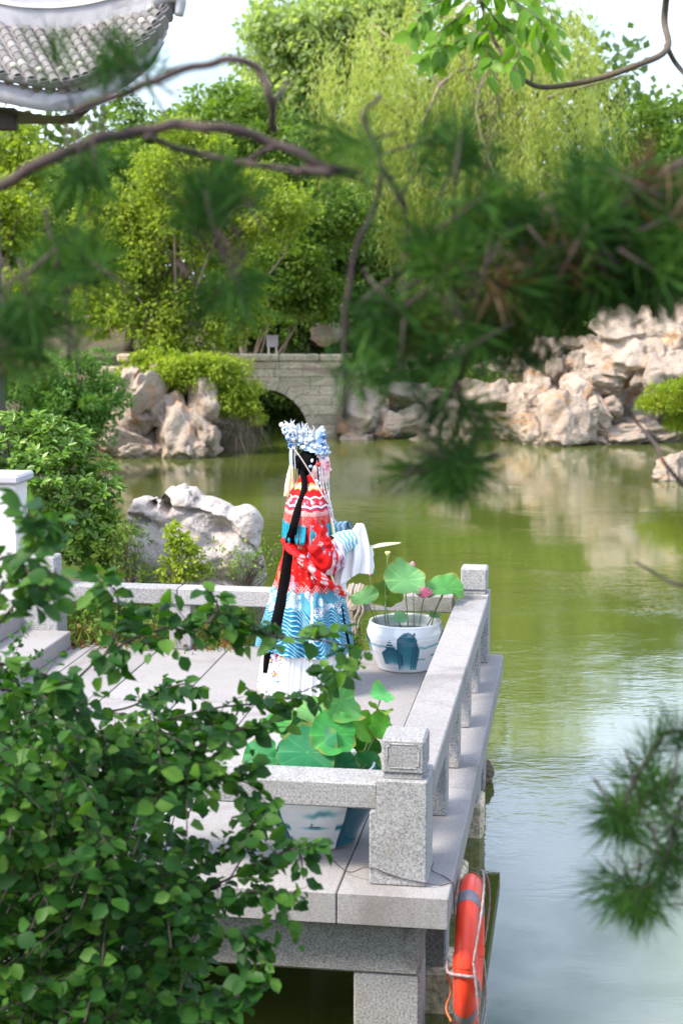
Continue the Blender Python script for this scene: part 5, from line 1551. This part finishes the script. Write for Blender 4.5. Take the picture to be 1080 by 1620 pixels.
hd = thing('tmp', 'x', 'x'); bpy.data.objects.remove(hd)
M['silver'] = plain_mat('silver_blossom', (0.72, 0.75, 0.80), 0.35, 0.6, var=0.15, scale=90)
M['bluegem'] = plain_mat('kingfisher_blue', (0.05, 0.17, 0.42), 0.3, 0.6, var=0.4, scale=60)
M['paleblue'] = plain_mat('pale_blue', (0.35, 0.50, 0.68), 0.35, 0.6, var=0.25, scale=60)
M['redgem'] = plain_mat('red_gem', (0.60, 0.02, 0.03), 0.15, 0.7)
V, F = ico(4)
sel = V[:, 2] > 0.05 - 0.35 * V[:, 0]
Vc = V * np.array((.108, .090, .075)) + np.array((.108, 0, 1.665))
Fc = [f for f in F if all(sel[i] for i in f)]
band = part('headdress', Vc, Fc, M['paleblue'], label='silver and blue jewelled headdress with pompoms')
fv = []
for i in range(13):
    q = i / 12
    w = .075 * (1 - .25 * q) * (1 + .10 * math.sin(q * 18))
    for k in range(9):
        b = (k - 4) / 4
        fv.append((.178 + .004 * q - .045 * b * b, b * w, 1.655 + .195 * q - .045 * b * b * q))
fv = np.array(fv); fv2 = fv - np.array((.016, 0, 0))
Fq = [tuple(map(int, f)) for f in gridF(13, 9)]
bnd = [i * 9 for i in range(13)] + [108 + k for k in range(1, 9)] + [i * 9 + 8 for i in range(11, -1, -1)] + [k for k in range(7, 0, -1)]
Fs = Fq + [tuple(117 + i for i in f[::-1]) for f in Fq] + [(bnd[i], bnd[(i + 1) % len(bnd)], bnd[(i + 1) % len(bnd)] + 117, bnd[i] + 117) for i in range(len(bnd))]
obj('front_panel', mesh('front_panel', np.concatenate([fv, fv2]), Fs, M['paleblue'], True), band)
BALL = {}
bv, bf = ico(2)
spk = bv * (1 + 0.9 * np.sin(bv[:, :1] * 17) * np.sin(bv[:, 1:2] * 17 + 1) * np.sin(bv[:, 2:] * 17 + 2))
for mname in ('silver', 'bluegem', 'paleblue', 'redgem'):
    BALL[mname] = mesh('pompom', spk, bf, M[mname], True)
random.seed(77)
def ball(x, y, z, r, mname, nm='pompom'):
    obj(nm, BALL[mname], band, (x, y, z), (random.random() * 3, random.random() * 3, 0), (r, r, r))
# plume spray at the back: rises backwards in several rows of silver blossoms
for k in range(210):
    q, w = random.random(), random.uniform(-1, 1)
    bx_, bz_ = .12 - .175 * q, 1.70 + .015 * (1 - q)
    hgt = random.random() ** 0.6 * ((.10 + .07 * min(1, q * 1.4)) * (0.75 + 0.25 * math.sin(q * 40)))
    ball(bx_ - .035 * hgt / .1, w * (.085 - .02 * q), bz_ + hgt - .01 * w * w, random.uniform(.006, .015), random.choices(('silver', 'paleblue', 'bluegem'), (8, 2, 1.4))[0])
lv = np.array([(0, 0, 0), (.006, 0, .016), (0, .004, .018), (-.006, 0, .016), (0, 0, .042)])
LEAFM = mesh('silver_leaf', lv, [(0, 1, 2), (0, 2, 3), (1, 4, 2), (2, 4, 3), (0, 3, 1), (1, 3, 4)], M['silver'])
for k in range(70):          # pointed silver leaves standing out of the spray
    q, w = random.random(), random.uniform(-1, 1)
    s_l = random.uniform(.7, 1.3)
    obj('silver_leaf', LEAFM, band, (.125 - .19 * q, w * .08, 1.74 + .085 * random.random() + .045 * q), (random.uniform(-.6, .6), random.uniform(-.9, .2), random.random() * 3), (s_l, s_l, s_l))
for k in range(60):
    a = random.uniform(-1.4, 1.4); q = random.random()
    ball(.105 + .114 * math.cos(a) * (1 - .3 * q), .098 * math.sin(a), 1.655 + .085 * q, random.uniform(.007, .013), random.choices(('silver', 'paleblue', 'bluegem'), (4, 3, 3))[0])
for k in range(26):
    q, b = random.random(), random.uniform(-1, 1)
    ball(.188 - .04 * b * b, b * .07, 1.665 + .18 * q - .04 * b * b * q, random.uniform(.007, .013), random.choices(('silver', 'paleblue', 'bluegem'), (3, 3, 3))[0])
for s in (-1, 1):
    ball(lx(503), s * .088, lz(731), .016, 'redgem', 'gem')
    ball(lx(510), s * .080, lz(722), .009, 'bluegem', 'gem')
    ball(lx(490), s * .090, lz(735), .011, 'paleblue', 'gem'); ball(lx(492), s * .090, lz(726), .010, 'silver', 'gem')
    ball(lx(500), s * .09, lz(758), .012, 'silver', 'gem'); ball(lx(504), s * .09, lz(761), .009, 'silver', 'gem')
    for k in range(5):
        ball(lx(508 + 2.4 * k), s * (.07 - .016 * k), lz(721 - 2 * (k % 2)), .007, 'silver', 'gem')
M['beads'] = plain_mat('bead_string', (0.62, 0.66, 0.74), 0.3, 0.6, var=0.4, scale=160)
def string(P, r, mat, nm='bead_string'):
    V, F = tube(spline(P, 40), r * (1 + 0.45 * np.sin(np.arange(40) * 2.2)), 6)
    obj(nm, mesh(nm, V, F, mat, True), band)
for i, (a, b, y0) in enumerate(((503, 521, -.092), (507, 524, -.085), (512, 526, -.07), (516, 522, -.03), (508, 520, .07))):
    string([(lx(a), y0, lz(735)), (lx(a + 4), y0 * 1.1, lz(770)), (lx(b - 3), y0 - .06, lz(800)), (lx(b), y0 - .075, lz(818))], .0032, M['beads'])
tassel('tassel', (lx(521), -.165, lz(812)), (lx(526), -.175, lz(842)), .013, M['cream'], band)
tassel('tassel', (lx(516), -.10, lz(800)), (lx(520), -.12, lz(828)), .009, M['cream'], band)
tassel('tassel', (lx(516), -.20, lz(885)), (lx(529), -.20, lz(925)), .008, M['cream'], band)
for i, (a, y0) in enumerate(((459, -.05), (462, -.02), (470, .03), (466, -.07))):
    string([(lx(a), y0, lz(703)), (lx(a - 1), y0, lz(720)), (lx(a), y0, lz(738))], .006 if i < 2 else .003, M['beads'])
tassel('tassel', (lx(459), -.05, lz(733)), (lx(452), -.05, lz(782)), .021, M['cream'], band)
tassel('tassel', (lx(463), .02, lz(735)), (lx(461), .02, lz(778)), .012, M['cream'], band)
for a in (466, 470, 474):
    string([(lx(a), -.03, lz(735)), (lx(a - 1), -.03, lz(760)), (lx(a - 3), -.03, lz(785))], .0018, M['cream'], 'thread')
P = spline([(lx(462), -.07, lz(704)), (lx(478), -.105, lz(726)), (lx(494), -.115, lz(752)), (lx(508), -.16, lz(777)), (lx(517), -.15, lz(790))], 24)
V, F = tube(P, .0085, 8, flat=0.4)
obj('chin_ribbon', mesh('chin_ribbon', V, F, plain_mat('beige_ribbon', (0.55, 0.46, 0.40), 0.6), True), band)

# --- fan in the hand ----------------------------------------------------------
fp = Vector((PX, PYY, 0)) + Matrix.Rotation(R(4), 3, 'Z') @ Vector((lx(560), -.165, lz(864)))
fan = thing('folding_fan', 'slim cream fan held out level in front of the white sleeve', 'fan', fp, R(4))
M['fan'] = plain_mat('cream_fan', (0.70, 0.66, 0.46), 0.55, var=0.15, scale=50)
for k in range(11):
    a = R(10 + 0.32 * k)
    ln = 0.318 - 0.012 * k - 0.004 * (k % 2)
    y = (k - 5) * 0.0035
    w0, w1 = .005, .0062
    V = []
    for yy in (y - .001, y + .001):
        V += [(-.02, yy, -w0), (ln * .5, yy, -w1 * .8), (ln * .93, yy, -w1), (ln, yy, 0), (ln * .93, yy, w1), (ln * .5, yy, w1 * .8), (-.02, yy, w0)]
    F = [tuple(range(7)), tuple(range(13, 6, -1))] + [(i, 7 + i, 7 + (i + 1) % 7, (i + 1) % 7) for i in range(7)]
    Rm = Matrix.Rotation(-a, 3, 'Y')
    V = [Rm @ Vector(v) for v in V]
    obj('fan_rib', mesh('fan_rib', [tuple(v) for v in V], F, M['fan']), fan)
V, F = tube([(0, -.03, 0), (0, .03, 0)], .004, 8)
obj('pivot', mesh('pivot', V, F, M['darkwood']), fan)

# ------------------------------------------------------------------ ropes, ring buoy, cable
M['rope'] = stone_mat('rope', [(0.17, 0.13, 0.10), (0.30, 0.25, 0.20), (0.42, 0.37, 0.31)], 30, None, None, bump=1.0, bscale=120, bdist=0.004)
rk = thing('rope_knot', 'grey-brown rope knotted round the rear railing beside the person', 'rope', dk(1.13, 4.83, 0.42), -YAW)
def rope(P, r, parent, nm, mat, n=60, twist=6.0):
    P = spline(P, n)
    V, F = tube(P, r, 8, cap=True)
    k = np.arange(len(V))
    cen = np.repeat(P, 8, 0)
    V = cen + (V - cen) * (1 + 0.22 * np.sin((k % 8) / 8 * 4 * math.pi + (k // 8) * twist / 4))[:, None]
    obj(nm, mesh(nm, V, F, mat, True), parent)
for i in range(5):
    x = -.045 + .026 * i + random.uniform(-.006, .006); o_ = 0.014 + 0.006 * (i % 2)
    a, b = .09 + o_, .066 + o_
    rope([(x, -a, -b), (x + .01, -a - .006, 0), (x + .006, -a, b), (x, 0, b + .008), (x - .006, a, b), (x, a, -b), (x + .012, 0, -b - .004), (x + .02, -a, -b)], .014, rk, 'rope_loop', M['rope'])
for i in range(6):
    x = -.04 + .02 * i
    rope([(x, -.115, .02), (x + random.uniform(-.02, .03), -.135, -.05), (x * .6 + random.uniform(-.02, .02), -.125, -.13), (x * .5 + random.uniform(-.03, .03), -.12, -.20 - random.uniform(0, .05))], .010, rk, 'rope_end', M['rope'], 24)
V, F = ico(3); V = V * np.array((.04, .034, .045)) + np.array((.0, -.125, -.02)); V += .006 * np.sin(V * 190)
obj('knot', mesh('knot', V, F, M['rope'], True), rk)

M['buoy'] = plain_mat('orange_plastic', (0.83, 0.055, 0.022), 0.38, 0.45, var=0.08, scale=10)
M['reflect'] = plain_mat('grey_reflector', (0.17, 0.16, 0.19), 0.45, 0.4, var=0.1, scale=60)
bu = thing('life_ring', 'orange life ring with grey bands hanging on the terrace edge', 'life ring', dk(-0.068, 0.44, -0.445), -YAW)
bu.scale = (1.0, 1.07, 1.07)
def ringseg(a0, a1, n, Rm, r, fx=0.80):
    closed = abs(a1 - a0 - 2 * math.pi) < 1e-6
    A = np.linspace(a0, a1, n, endpoint=not closed)
    V = []
    for a in A:
        for k in range(24):
            b = 2 * math.pi * k / 24
            rr = Rm + r * math.cos(b)
            V.append((r * fx * math.sin(b), rr * math.cos(a), rr * math.sin(a)))
    V = np.array(V)
    if closed:
        i = np.arange(n)[:, None]; k = np.arange(24)[None]
        return V, np.stack([i * 24 + k, i * 24 + (k + 1) % 24, ((i + 1) % n) * 24 + (k + 1) % 24, ((i + 1) % n) * 24 + k], -1).reshape(-1, 4)
    return V, gridF(n, 24, True)
V, F = ringseg(0, 2 * math.pi, 96, .29, .068)
obj('ring', mesh('ring', V, F, M['buoy'], True), bu)
for a in (112, 214, 22, 292):
    V, F = ringseg(R(a - 5.5), R(a + 5.5), 8, .29, .0695)
    obj('reflective_band', mesh('reflective_band', V, F, M['reflect'], True), bu)
for a in (163, 68, 338, 248):
    V, F = ringseg(R(a - 5), R(a + 5), 10, .29, .074)
    sel = V[:, 1] ** 2 + V[:, 2] ** 2 > .285 ** 2
    obj('rope_lug', mesh('rope_lug', V, F, M['buoy'], True), bu)
M['grab'] = stone_mat('grab_rope', [(0.16, 0.11, 0.11), (0.34, 0.27, 0.27), (0.48, 0.43, 0.43)], 60, None, None, bump=1.0, bscale=150, bdist=0.003)
lug = [163, 68, -22, -112, -197]
P = []
for i in range(4):
    for q in np.linspace(0, 1, 8, endpoint=False):
        a = R(lug[i] + (lug[i + 1] - lug[i]) * q); rr = .372 + .03 * math.sin(q * math.pi)
        P.append((.045 + .03 * math.sin(q * math.pi), (rr - .03 * math.sin(q * math.pi)) * math.cos(a), (rr - .03 * math.sin(q * math.pi)) * math.sin(a)))
P.append(P[0])
rope(P, .006, bu, 'grab_rope', M['grab'], 220, 5)
rope([(-.06, -.30, .06), (-.085, -.24, .0), (-.07, -.20, -.10), (-.09, -.25, -.16), (-.06, -.30, -.2)], .006, bu, 'lashing', plain_mat('orange_cord', (0.5, 0.14, 0.04), 0.6), 40)
rope([(-.085, -.27, .08), (-.075, -.33, .045), (.0, -.37, .05), (.06, -.35, .03), (.072, -.31, -.06)], .0075, bu, 'lashing', M['grab'], 40)
cb = thing('cable', 'thin dark cable strung round the foot of the front corner post', 'cable', dk(0.25, 0.12, 0), -YAW)
def cl_(u, v, z): return (0.25 - u, v - 0.12, z)
rope([cl_(.62, .42, .006), cl_(.50, .22, .02), cl_(.395, .122, .088), cl_(.30, .119, .06), cl_(.20, .119, .035), cl_(.11, .122, .022), cl_(.05, .15, .006), cl_(.0, .19, .004), cl_(-.006, .20, -.05), cl_(-.01, .22, -.16)], .0022, cb, 'cord', plain_mat('dark_cord', (0.05, 0.03, 0.03), 0.6), 70, 2)
rope([cl_(-.002, .20, .004), cl_(.05, .27, .006), cl_(.112, .33, .01), cl_(.112, .43, .01)], .0022, cb, 'cord', bpy.data.materials['dark_cord'], 30, 2)
# ------------------------------------------------------------------ shrub in the lower left foreground
random.seed(80)
rng = np.random.default_rng(80)
fs_base = np.array([-1.15, 4.55, 0.25])
fs = thing('oval_leaf_shrub', 'leafy green shrub with oval leaves filling the lower left foreground', 'shrub', fs_base)
tw, twY = [], []
named = [  # photo-pixel twig lines with distance
    ([(-20, 1150), (80, 1110), (160, 1040), (240, 1000), (330, 985), (430, 1005), (520, 1015), (575, 1030)], 5.5, 34),
    ([(150, 1060), (185, 1000), (185, 940), (160, 920)], 5.45, 12), ([(330, 985), (345, 960), (325, 930)], 5.4, 8),
    ([(-20, 960), (30, 900), (60, 860), (50, 830)], 4.5, 12), ([(-10, 1000), (40, 940), (100, 910)], 4.5, 10), ([(-20, 900), (20, 880), (70, 930), (90, 900)], 4.4, 9),
    ([(-10, 1200), (90, 1180), (220, 1150), (340, 1120), (430, 1110), (500, 1085), (545, 1060)], 5.7, 36),
    ([(60, 1260), (190, 1190), (290, 1170), (370, 1155), (450, 1150)], 5.6, 26), ([(100, 1330), (240, 1260), (330, 1230), (400, 1240)], 5.5, 22),
    ([(200, 1430), (300, 1380), (380, 1330), (400, 1300), (415, 1290)], 5.4, 18), ([(220, 1440), (340, 1400), (420, 1360), (470, 1345), (480, 1390)], 5.3, 20),
    ([(150, 1500), (260, 1450), (360, 1420), (420, 1410), (460, 1440)], 5.3, 22), ([(180, 1560), (290, 1500), (380, 1480), (420, 1520)], 5.2, 18), ([(150, 1620), (250, 1580), (340, 1590), (400, 1560)], 5.2, 16),
    ([(0, 1050), (50, 1060), (110, 1080)], 5.2, 12), ([(0, 1090), (60, 1100), (130, 1130)], 5.3, 14), ([(120, 1130), (200, 1120), (260, 1090), (300, 1080)], 5.9, 12)]
def polyline(pts, Y, n):
    return spline([np.array(at(x, y, Y + 0.12 * math.sin(i * 1.7))) for i, (x, y) in enumerate(pts)], n)
for pts, Y, nlv in named:
    tw.append((polyline(pts, Y, 24), nlv, 0.0055))
for P, nlv, r in list(tw):          # short side sprigs along the main twigs
    for k in range(max(4, int(nlv * 0.85))):
        i = random.randint(3, 22)
        T = P[min(i + 1, 23)] - P[i - 1]; T = T / np.linalg.norm(T)
        d = unit(T * 0.7 + rng.normal(size=3) * np.array([.8, .8, .8]) + np.array([0, 0, 0.1]))
        ln = random.uniform(.05, .13)
        tw.append((spline([P[i], P[i] + d * ln * .5, P[i] + d * ln + np.array([0, 0, -.01])], 6), random.randint(5, 8), 0.002))
# fill: random sprigs reaching out of the body of the shrub
poly = [(-40, 1090), (60, 1110), (160, 1140), (250, 1130), (370, 1140), (385, 1185), (300, 1225), (272, 1250), (300, 1300), (335, 1370), (345, 1450), (340, 1520), (330, 1640), (-40, 1660)]
def inpoly(x, y):
    c = False
    for i in range(len(poly)):
        (x1, y1), (x2, y2) = poly[i], poly[i - 1]
        if (y1 > y) != (y2 > y) and x < (x2 - x1) * (y - y1) / (y2 - y1) + x1:
            c = not c
    return c
nfill = len(tw) + 440
while len(tw) < nfill:
    x, y = random.uniform(-40, 430), random.uniform(1090, 1680)
    if not inpoly(x, y): continue
    Y = random.uniform(5.0, 6.2)
    a = R(random.gauss(-20, 40)); ln = random.uniform(60, 130)
    x0, y0 = x - math.cos(a) * ln, y - math.sin(a) * ln + 20
    tw.append((polyline([(x0, y0), ((x + x0) / 2, (y + y0) / 2 - 8), (x, y)], Y, 10), random.randint(11, 17), 0.003))
for _ in range(150):                 # deeper layer low on the left
    x, y = random.uniform(-40, 330), random.uniform(1200, 1690)
    a = R(random.gauss(-25, 40)); ln = random.uniform(60, 120)
    tw.append((polyline([(x - math.cos(a) * ln, y - math.sin(a) * ln + 20), (x - math.cos(a) * ln / 2, y - math.sin(a) * ln / 2), (x, y)], random.uniform(5.5, 6.3), 10), random.randint(11, 17), 0.003))
parts = []
for P, nlv, r in tw:
    parts.append(tube(P, np.linspace(r, r * 0.4, len(P)), 5))
mains = [[(0, 0, 0), at(-30, 1500, 5.0), at(-20, 1250, 5.4), at(-10, 1100, 5.4), at(-20, 950, 4.6)]]
for m_ in mains:
    pts = [np.array(fs_base)] + [np.array(q) for q in m_[1:]]
    parts.append(tube(spline(pts, 24), np.linspace(.007, .004, 24), 7))
V, F = join(parts)
obj('branches', mesh('branches', V - fs_base, F, M['pinebark'], True), fs)
Ps, Ds, Ns, Sz = [], [], [], []
for P, nlv, r in tw:
    T = unit(np.gradient(P, axis=0))
    for k in range(nlv):
        f = (k + 0.6) / nlv * (len(P) - 1)
        i = min(int(f), len(P) - 2)
        p = P[i] + (P[i + 1] - P[i]) * (f - i)
        side = unit(np.cross(T[i], np.array([0, 0.3, 1.0]))) * (1 if k % 2 else -1)
        d = unit(T[i] * 0.6 + side * 0.8 + rng.normal(size=3) * 0.35 + np.array([0, 0, -0.35]))
        Ps.append(p + d * 0.012); Ds.append(d)
        Ns.append(np.array([0.1, -0.45, 0.9]) + rng.normal(size=3) * 0.45)
        Sz.append(rng.choice([rng.uniform(0.45, 0.75), rng.uniform(0.75, 1.18)], p=[0.35, 0.65]))
Ps, Ds, Ns, Sz = map(np.array, (Ps, Ds, Ns, Sz))
MES = [leaf_mesh('leaf', 0.064, 0.026, LM['shrub'], 0.3), leaf_mesh('leaf', 0.060, 0.027, LM['shrub'], 0.15), leaf_mesh('leaf', 0.068, 0.0245, LM['shrub'], 0.45)]
dist = np.linalg.norm(Ps - np.array([0, 0, CAM_H]), axis=1)
leafy(fs, fs_base, Ps, Ds, Ns, Sz, MES, 0.064, 0.026, LM['shrub'], 300, dist / Sz)
# fine twig plant in front of the steps
t3 = thing('small_leaf_sprig', 'slender sprig with tiny leaves rising at the left edge before the steps', 'plant', np.array(at(20, 1100, 6.0)))
b3 = np.array(t3.location)
parts, Pl = [], []
for pts in ([(10, 1080), (30, 1020), (45, 990)], [(10, 1090), (45, 1050), (65, 1030)], [(0, 1100), (20, 1050), (22, 1010)]):
    P = polyline(pts, 6.0, 14); parts.append(tube(P, np.linspace(.002, .0008, 14), 4)); Pl.append(P)
V, F = join(parts); obj('stems', mesh('stems', V - b3, F, LM['twig']), t3)
P = np.concatenate([p[i:i + 1] for p in Pl for i in range(2, 14) for _ in range(2)])
V, F = leaf_arrays(P, rdirs(len(P), rng), rdirs(len(P), rng) + np.array([0, -0.5, 1]), 0.028, 0.009, 'oval')
tag(obj('foliage', mesh('foliage', V - b3, F, LM['shrub']), t3), kind='stuff')

# ------------------------------------------------------------------ bright leafy branch, top
bb = np.array(at(1055, -60, 6.0))
br2 = thing('leafy_branch', 'dark bare branch with bright green leaves hanging in from the top right', 'branch', bb)
mainb = polyline([(1058, -40), (1050, 30), (1054, 78), (1000, 106), (930, 128), (860, 138), (826, 124), (800, 95), (775, 50), (760, 0), (750, -40)], 6.0, 60)
parts = [tube(mainb, np.linspace(.013, .006, 60), 8), tube(polyline([(1053, 72), (1068, 100), (1090, 125)], 6.0, 10), np.linspace(.010, .008, 10), 8), tube(polyline([(840, 130), (842, 110), (838, 98)], 6.0, 6), [.005, .004, .004, .003, .003, .002], 6)]
tws = [([(775, 50), (740, 60), (700, 75), (668, 92)], 12), ([(760, 10), (720, 30), (690, 60), (690, 105)], 11), ([(770, 40), (790, 30), (830, 40), (860, 75), (880, 105)], 13), ([(755, -10), (800, -5), (840, 20), (865, 50)], 12), ([(765, 20), (760, 60), (775, 90), (770, 120)], 9), ([(760, -20), (700, 0), (670, 20), (650, 60)], 12), ([(780, -20), (830, -15), (870, 20), (885, 70)], 9), ([(760, 0), (790, 40), (820, 80), (810, 110)], 9)]
Ps, Ds, Ns, Sz = [], [], [], []
for pts, nlv in tws:
    P = polyline(pts, 6.0 + random.uniform(-.15, .15), 20)
    parts.append(tube(P, np.linspace(.004, .0015, 20), 5))
    T = unit(np.gradient(P, axis=0))
    for k in range(nlv * 2):
        i = int((k / 2 + .5) / nlv * 19)
        side = unit(np.cross(T[i], np.array([0, 1.0, 0.2]))) * (1 if k % 2 else -1)
        d = unit(T[i] * .7 + side * .6 + np.array([0, 0, -.55]) + rng.normal(size=3) * .3)
        Ps.append(P[i]); Ds.append(d); Ns.append(np.array([0, -.6, .8]) + rng.normal(size=3) * .4); Sz.append(rng.uniform(.7, 1.2))
V, F = join(parts); obj('branch', mesh('branch', V - bb, F, M['bark'], True), br2)
Ps, Ds, Ns, Sz = map(np.array, (Ps, Ds, Ns, Sz))
leafy(br2, bb, Ps, Ds, Ns, Sz, [leaf_mesh('leaf', .078, .020, LM['bright'], .3)], .078, .020, LM['bright'], 300, Ps[:, 1])

# ------------------------------------------------------------------ pine boughs close to the lens
def needles(tufts, L, n, rng, spread=1.0, w=0.0011):
    """tufts: (point, axis, scale)"""
    m = len(tufts)
    C = np.repeat(np.array([t[0] for t in tufts]), n, 0); A = np.repeat(unit(np.array([t[1] for t in tufts])), n, 0); s = np.repeat(np.array([t[2] for t in tufts]), n)
    d = rdirs(len(C), rng)
    D = unit(A * rng.uniform(0.1, 1.1, (len(C), 1)) + d * spread * 0.75)
    P = C - A * (rng.random((len(C), 1)) * L * 0.55)
    ln = L * s * rng.uniform(0.75, 1.1, len(C))
    return leaf_arrays(P, D, rdirs(len(C), rng), ln, w, 'diamond', 0.0)
def bough(name, label, Y, branches, tufts, L, n, seed, dry=0.0, w=0.0011):
    rng = np.random.default_rng(seed)
    base = np.array(at(*branches[0][0][0], Y))
    t = thing(name, label, 'pine branch', base)
    parts = []
    for pts, r0, r1 in branches:
        P = spline([np.array(at(x, y, Y + 0.06 * math.sin(i * 2.1 + x))) for i, (x, y) in enumerate(pts)], 26)
        P += rng.normal(size=P.shape) * r0 * 0.25
        parts.append(tube(P, np.linspace(r0, r1, 26), 8))
    tf = []
    for (x, y, a, *s) in tufts:
        Yt = Y + rng.uniform(-0.22, 0.22)
        p = np.array(at(x, y, Yt))
        ax = np.array([math.cos(R(a)), rng.uniform(-.5, .5), math.sin(R(a))])
        sc2 = s[0] if s else rng.uniform(.8, 1.15)
        tf.append((p, ax, sc2))
        q = p - unit(ax) * L * 1.1
        parts.append(tube([q, (p + q) / 2, p], [.0028, .0024, .0016], 5))
    V, F = join(parts)
    obj('branch', mesh('branch', V - base, F, M['pinebark'], True), t)
    k = int(len(tf) * (1 - dry))
    V, F = needles(tf[:k], L, n, rng, w=w)
    obj('needles', mesh('needles', V - base, F, LM['needle']), t)
    if k < len(tf):
        V, F = needles(tf[k:], L, n, rng, w=w)
        obj('dry_needles', mesh('dry_needles', V - base, F, LM['dryneedle']), t)
    return t
r8 = random.Random(8)
def scatter(regs):
    out = []
    for x0, x1, y0, y1, n, a0, a1 in regs:
        for _ in range(max(1, n // 4)):      # tufts sit in clusters at the branch ends, with gaps between
            cx, cy_, ca = r8.uniform(x0, x1), r8.uniform(y0, y1), r8.uniform(a0, a1)
            for _ in range(5):
                out.append((cx + r8.gauss(0, 24), cy_ + r8.gauss(0, 20), ca + r8.gauss(0, 30)))
    r8.shuffle(out)
    return out
bough('pine_bough', 'blurred curving pine boughs with sparse needles across the upper left', 3.0, [
    ([(-30, 310), (60, 262), (140, 228), (240, 202), (330, 200), (420, 218), (500, 262), (560, 275)], .0115, .0085),
    ([(120, 175), (230, 135), (310, 105), (370, 95), (410, 112), (428, 155), (430, 210)], .008, .0075),
    ([(300, 335), (340, 292), (400, 248), (432, 232)], .0042, .005), ([(230, 215), (320, 245), (420, 262), (520, 272)], .006, .008),
    ([(-20, 470), (60, 420), (110, 370), (150, 330)], .004, .003), ([(110, 570), (105, 480), (90, 400), (70, 330)], .0045, .003), ([(455, 130), (436, 160)], .004, .004)],
    scatter([(0, 120, 340, 520, 14, 40, 160), (0, 140, 480, 600, 10, 200, 340), (140, 330, 270, 400, 4, 200, 340), (70, 180, 70, 200, 4, 60, 120), (330, 520, 260, 360, 6, 20, 160), (360, 480, 380, 480, 3, 200, 340), (480, 560, 200, 300, 7, 20, 160), (220, 350, 290, 360, 3, 60, 130)]), .100, 52, 81, 0.05, 0.0022)
bough('pine_bough', 'dense blurred dark pine bough hanging across the upper right', 3.0, [
    ([(1120, 462), (1000, 470), (900, 495), (820, 490), (740, 470)], .0115, .006), ([(1120, 330), (1000, 360), (900, 400), (800, 420), (690, 410)], .010, .005),
    ([(545, 660), (545, 520), (562, 400), (592, 330), (602, 260), (575, 185), (605, 150)], .006, .004), ([(602, 260), (640, 330), (640, 420)], .005, .004),
    ([(690, 410), (640, 430), (580, 470), (560, 500)], .005, .004), ([(860, 440), (800, 500), (740, 545), (730, 600)], .005, .003), ([(1090, 250), (1020, 290), (960, 330)], .006, .004)],
    scatter([(900, 1100, 280, 420, 36, 30, 170), (940, 1100, 370, 450, 10, 150, 380), (700, 900, 300, 430, 15, 40, 160), (560, 720, 250, 420, 11, 40, 150), (880, 1100, 380, 440, 24, 200, 350), (700, 920, 430, 540, 24, 190, 350), (560, 700, 440, 560, 10, 190, 350), (540, 640, 560, 620, 5, 200, 340), (660, 840, 520, 570, 6, 220, 330)]), .105, 60, 82, 0.07, 0.0022)
bough('pine_twig', 'dangling pine twig with a drooping needle tuft over the pond, centre right', 3.1, [
    ([(752, 500), (745, 560), (722, 600), (728, 640), (716, 690), (722, 740)], .0065, .003), ([(722, 600), (690, 640), (680, 660)], .004, .003), ([(728, 640), (750, 660), (775, 665)], .004, .003), ([(716, 690), (690, 720), (640, 745)], .003, .002)],
    [(715, 742, 200), (722, 752, 265), (735, 742, 320), (700, 735, 190), (728, 735, 10), (690, 742, 230), (710, 755, 285), (745, 735, 345), (705, 745, 225), (680, 655, 220), (775, 665, 320), (700, 650, 250), (735, 660, 290), (760, 655, 330), (645, 745, 190), (720, 760, 300), (735, 755, 250)], .105, 70, 83, 0.0, 0.0017)
bough('pine_twig', 'dark pine twig with long needle tufts at the lower right edge', 3.5, [
    ([(1110, 1160), (1056, 1158), (1036, 1181), (1008, 1226), (987, 1271), (977, 1290)], .007, .0045), ([(1110, 1230), (1080, 1264), (1067, 1298), (1056, 1354), (1036, 1399), (1005, 1428)], .006, .004), ([(990, 1265), (1010, 1258), (1030, 1252), (1070, 1230)], .004, .003)],
    [(977, 1292, 180), (975, 1295, 215), (980, 1300, 260), (978, 1288, 150), (985, 1310, 300), (970, 1285, 195), (1005, 1430, 265), (1000, 1432, 230), (1010, 1435, 290), (995, 1425, 205), (1003, 1430, 180), (1012, 1430, 310), (1030, 1405, 250), (1056, 1360, 300), (1060, 1355, 340), (1045, 1385, 280), (1050, 1370, 200), (1030, 1252, 60), (1045, 1245, 100), (1060, 1240, 20), (1030, 1260, 300), (1070, 1300, 330), (1000, 1235, 120), (1020, 1205, 110), (1050, 1165, 60), (1075, 1160, 80), (960, 1400, 200), (985, 1415, 190), (1065, 1330, 260)], .115, 70, 84, 0.0, 0.0017)
for pts, Y, r, lb in (([(980, 632), (1010, 672), (1038, 706), (1052, 735), (1100, 790)], 4.0, .0055, 'bare grey twig crossing the rockery at the right edge'), ([(1003, 888), (1040, 910), (1062, 922), (1100, 930)], 3.4, .004, 'short bare twig over the pond at the right edge')):
    b4 = np.array(at(*pts[-1], Y))
    V, F = tube(polyline(pts, Y, 20), np.linspace(r * .6, r, 20), 7)
    tag(obj('bare_twig', mesh('bare_twig', V - b4, F, M['pinebark'], True), None, b4), lb, 'twig')
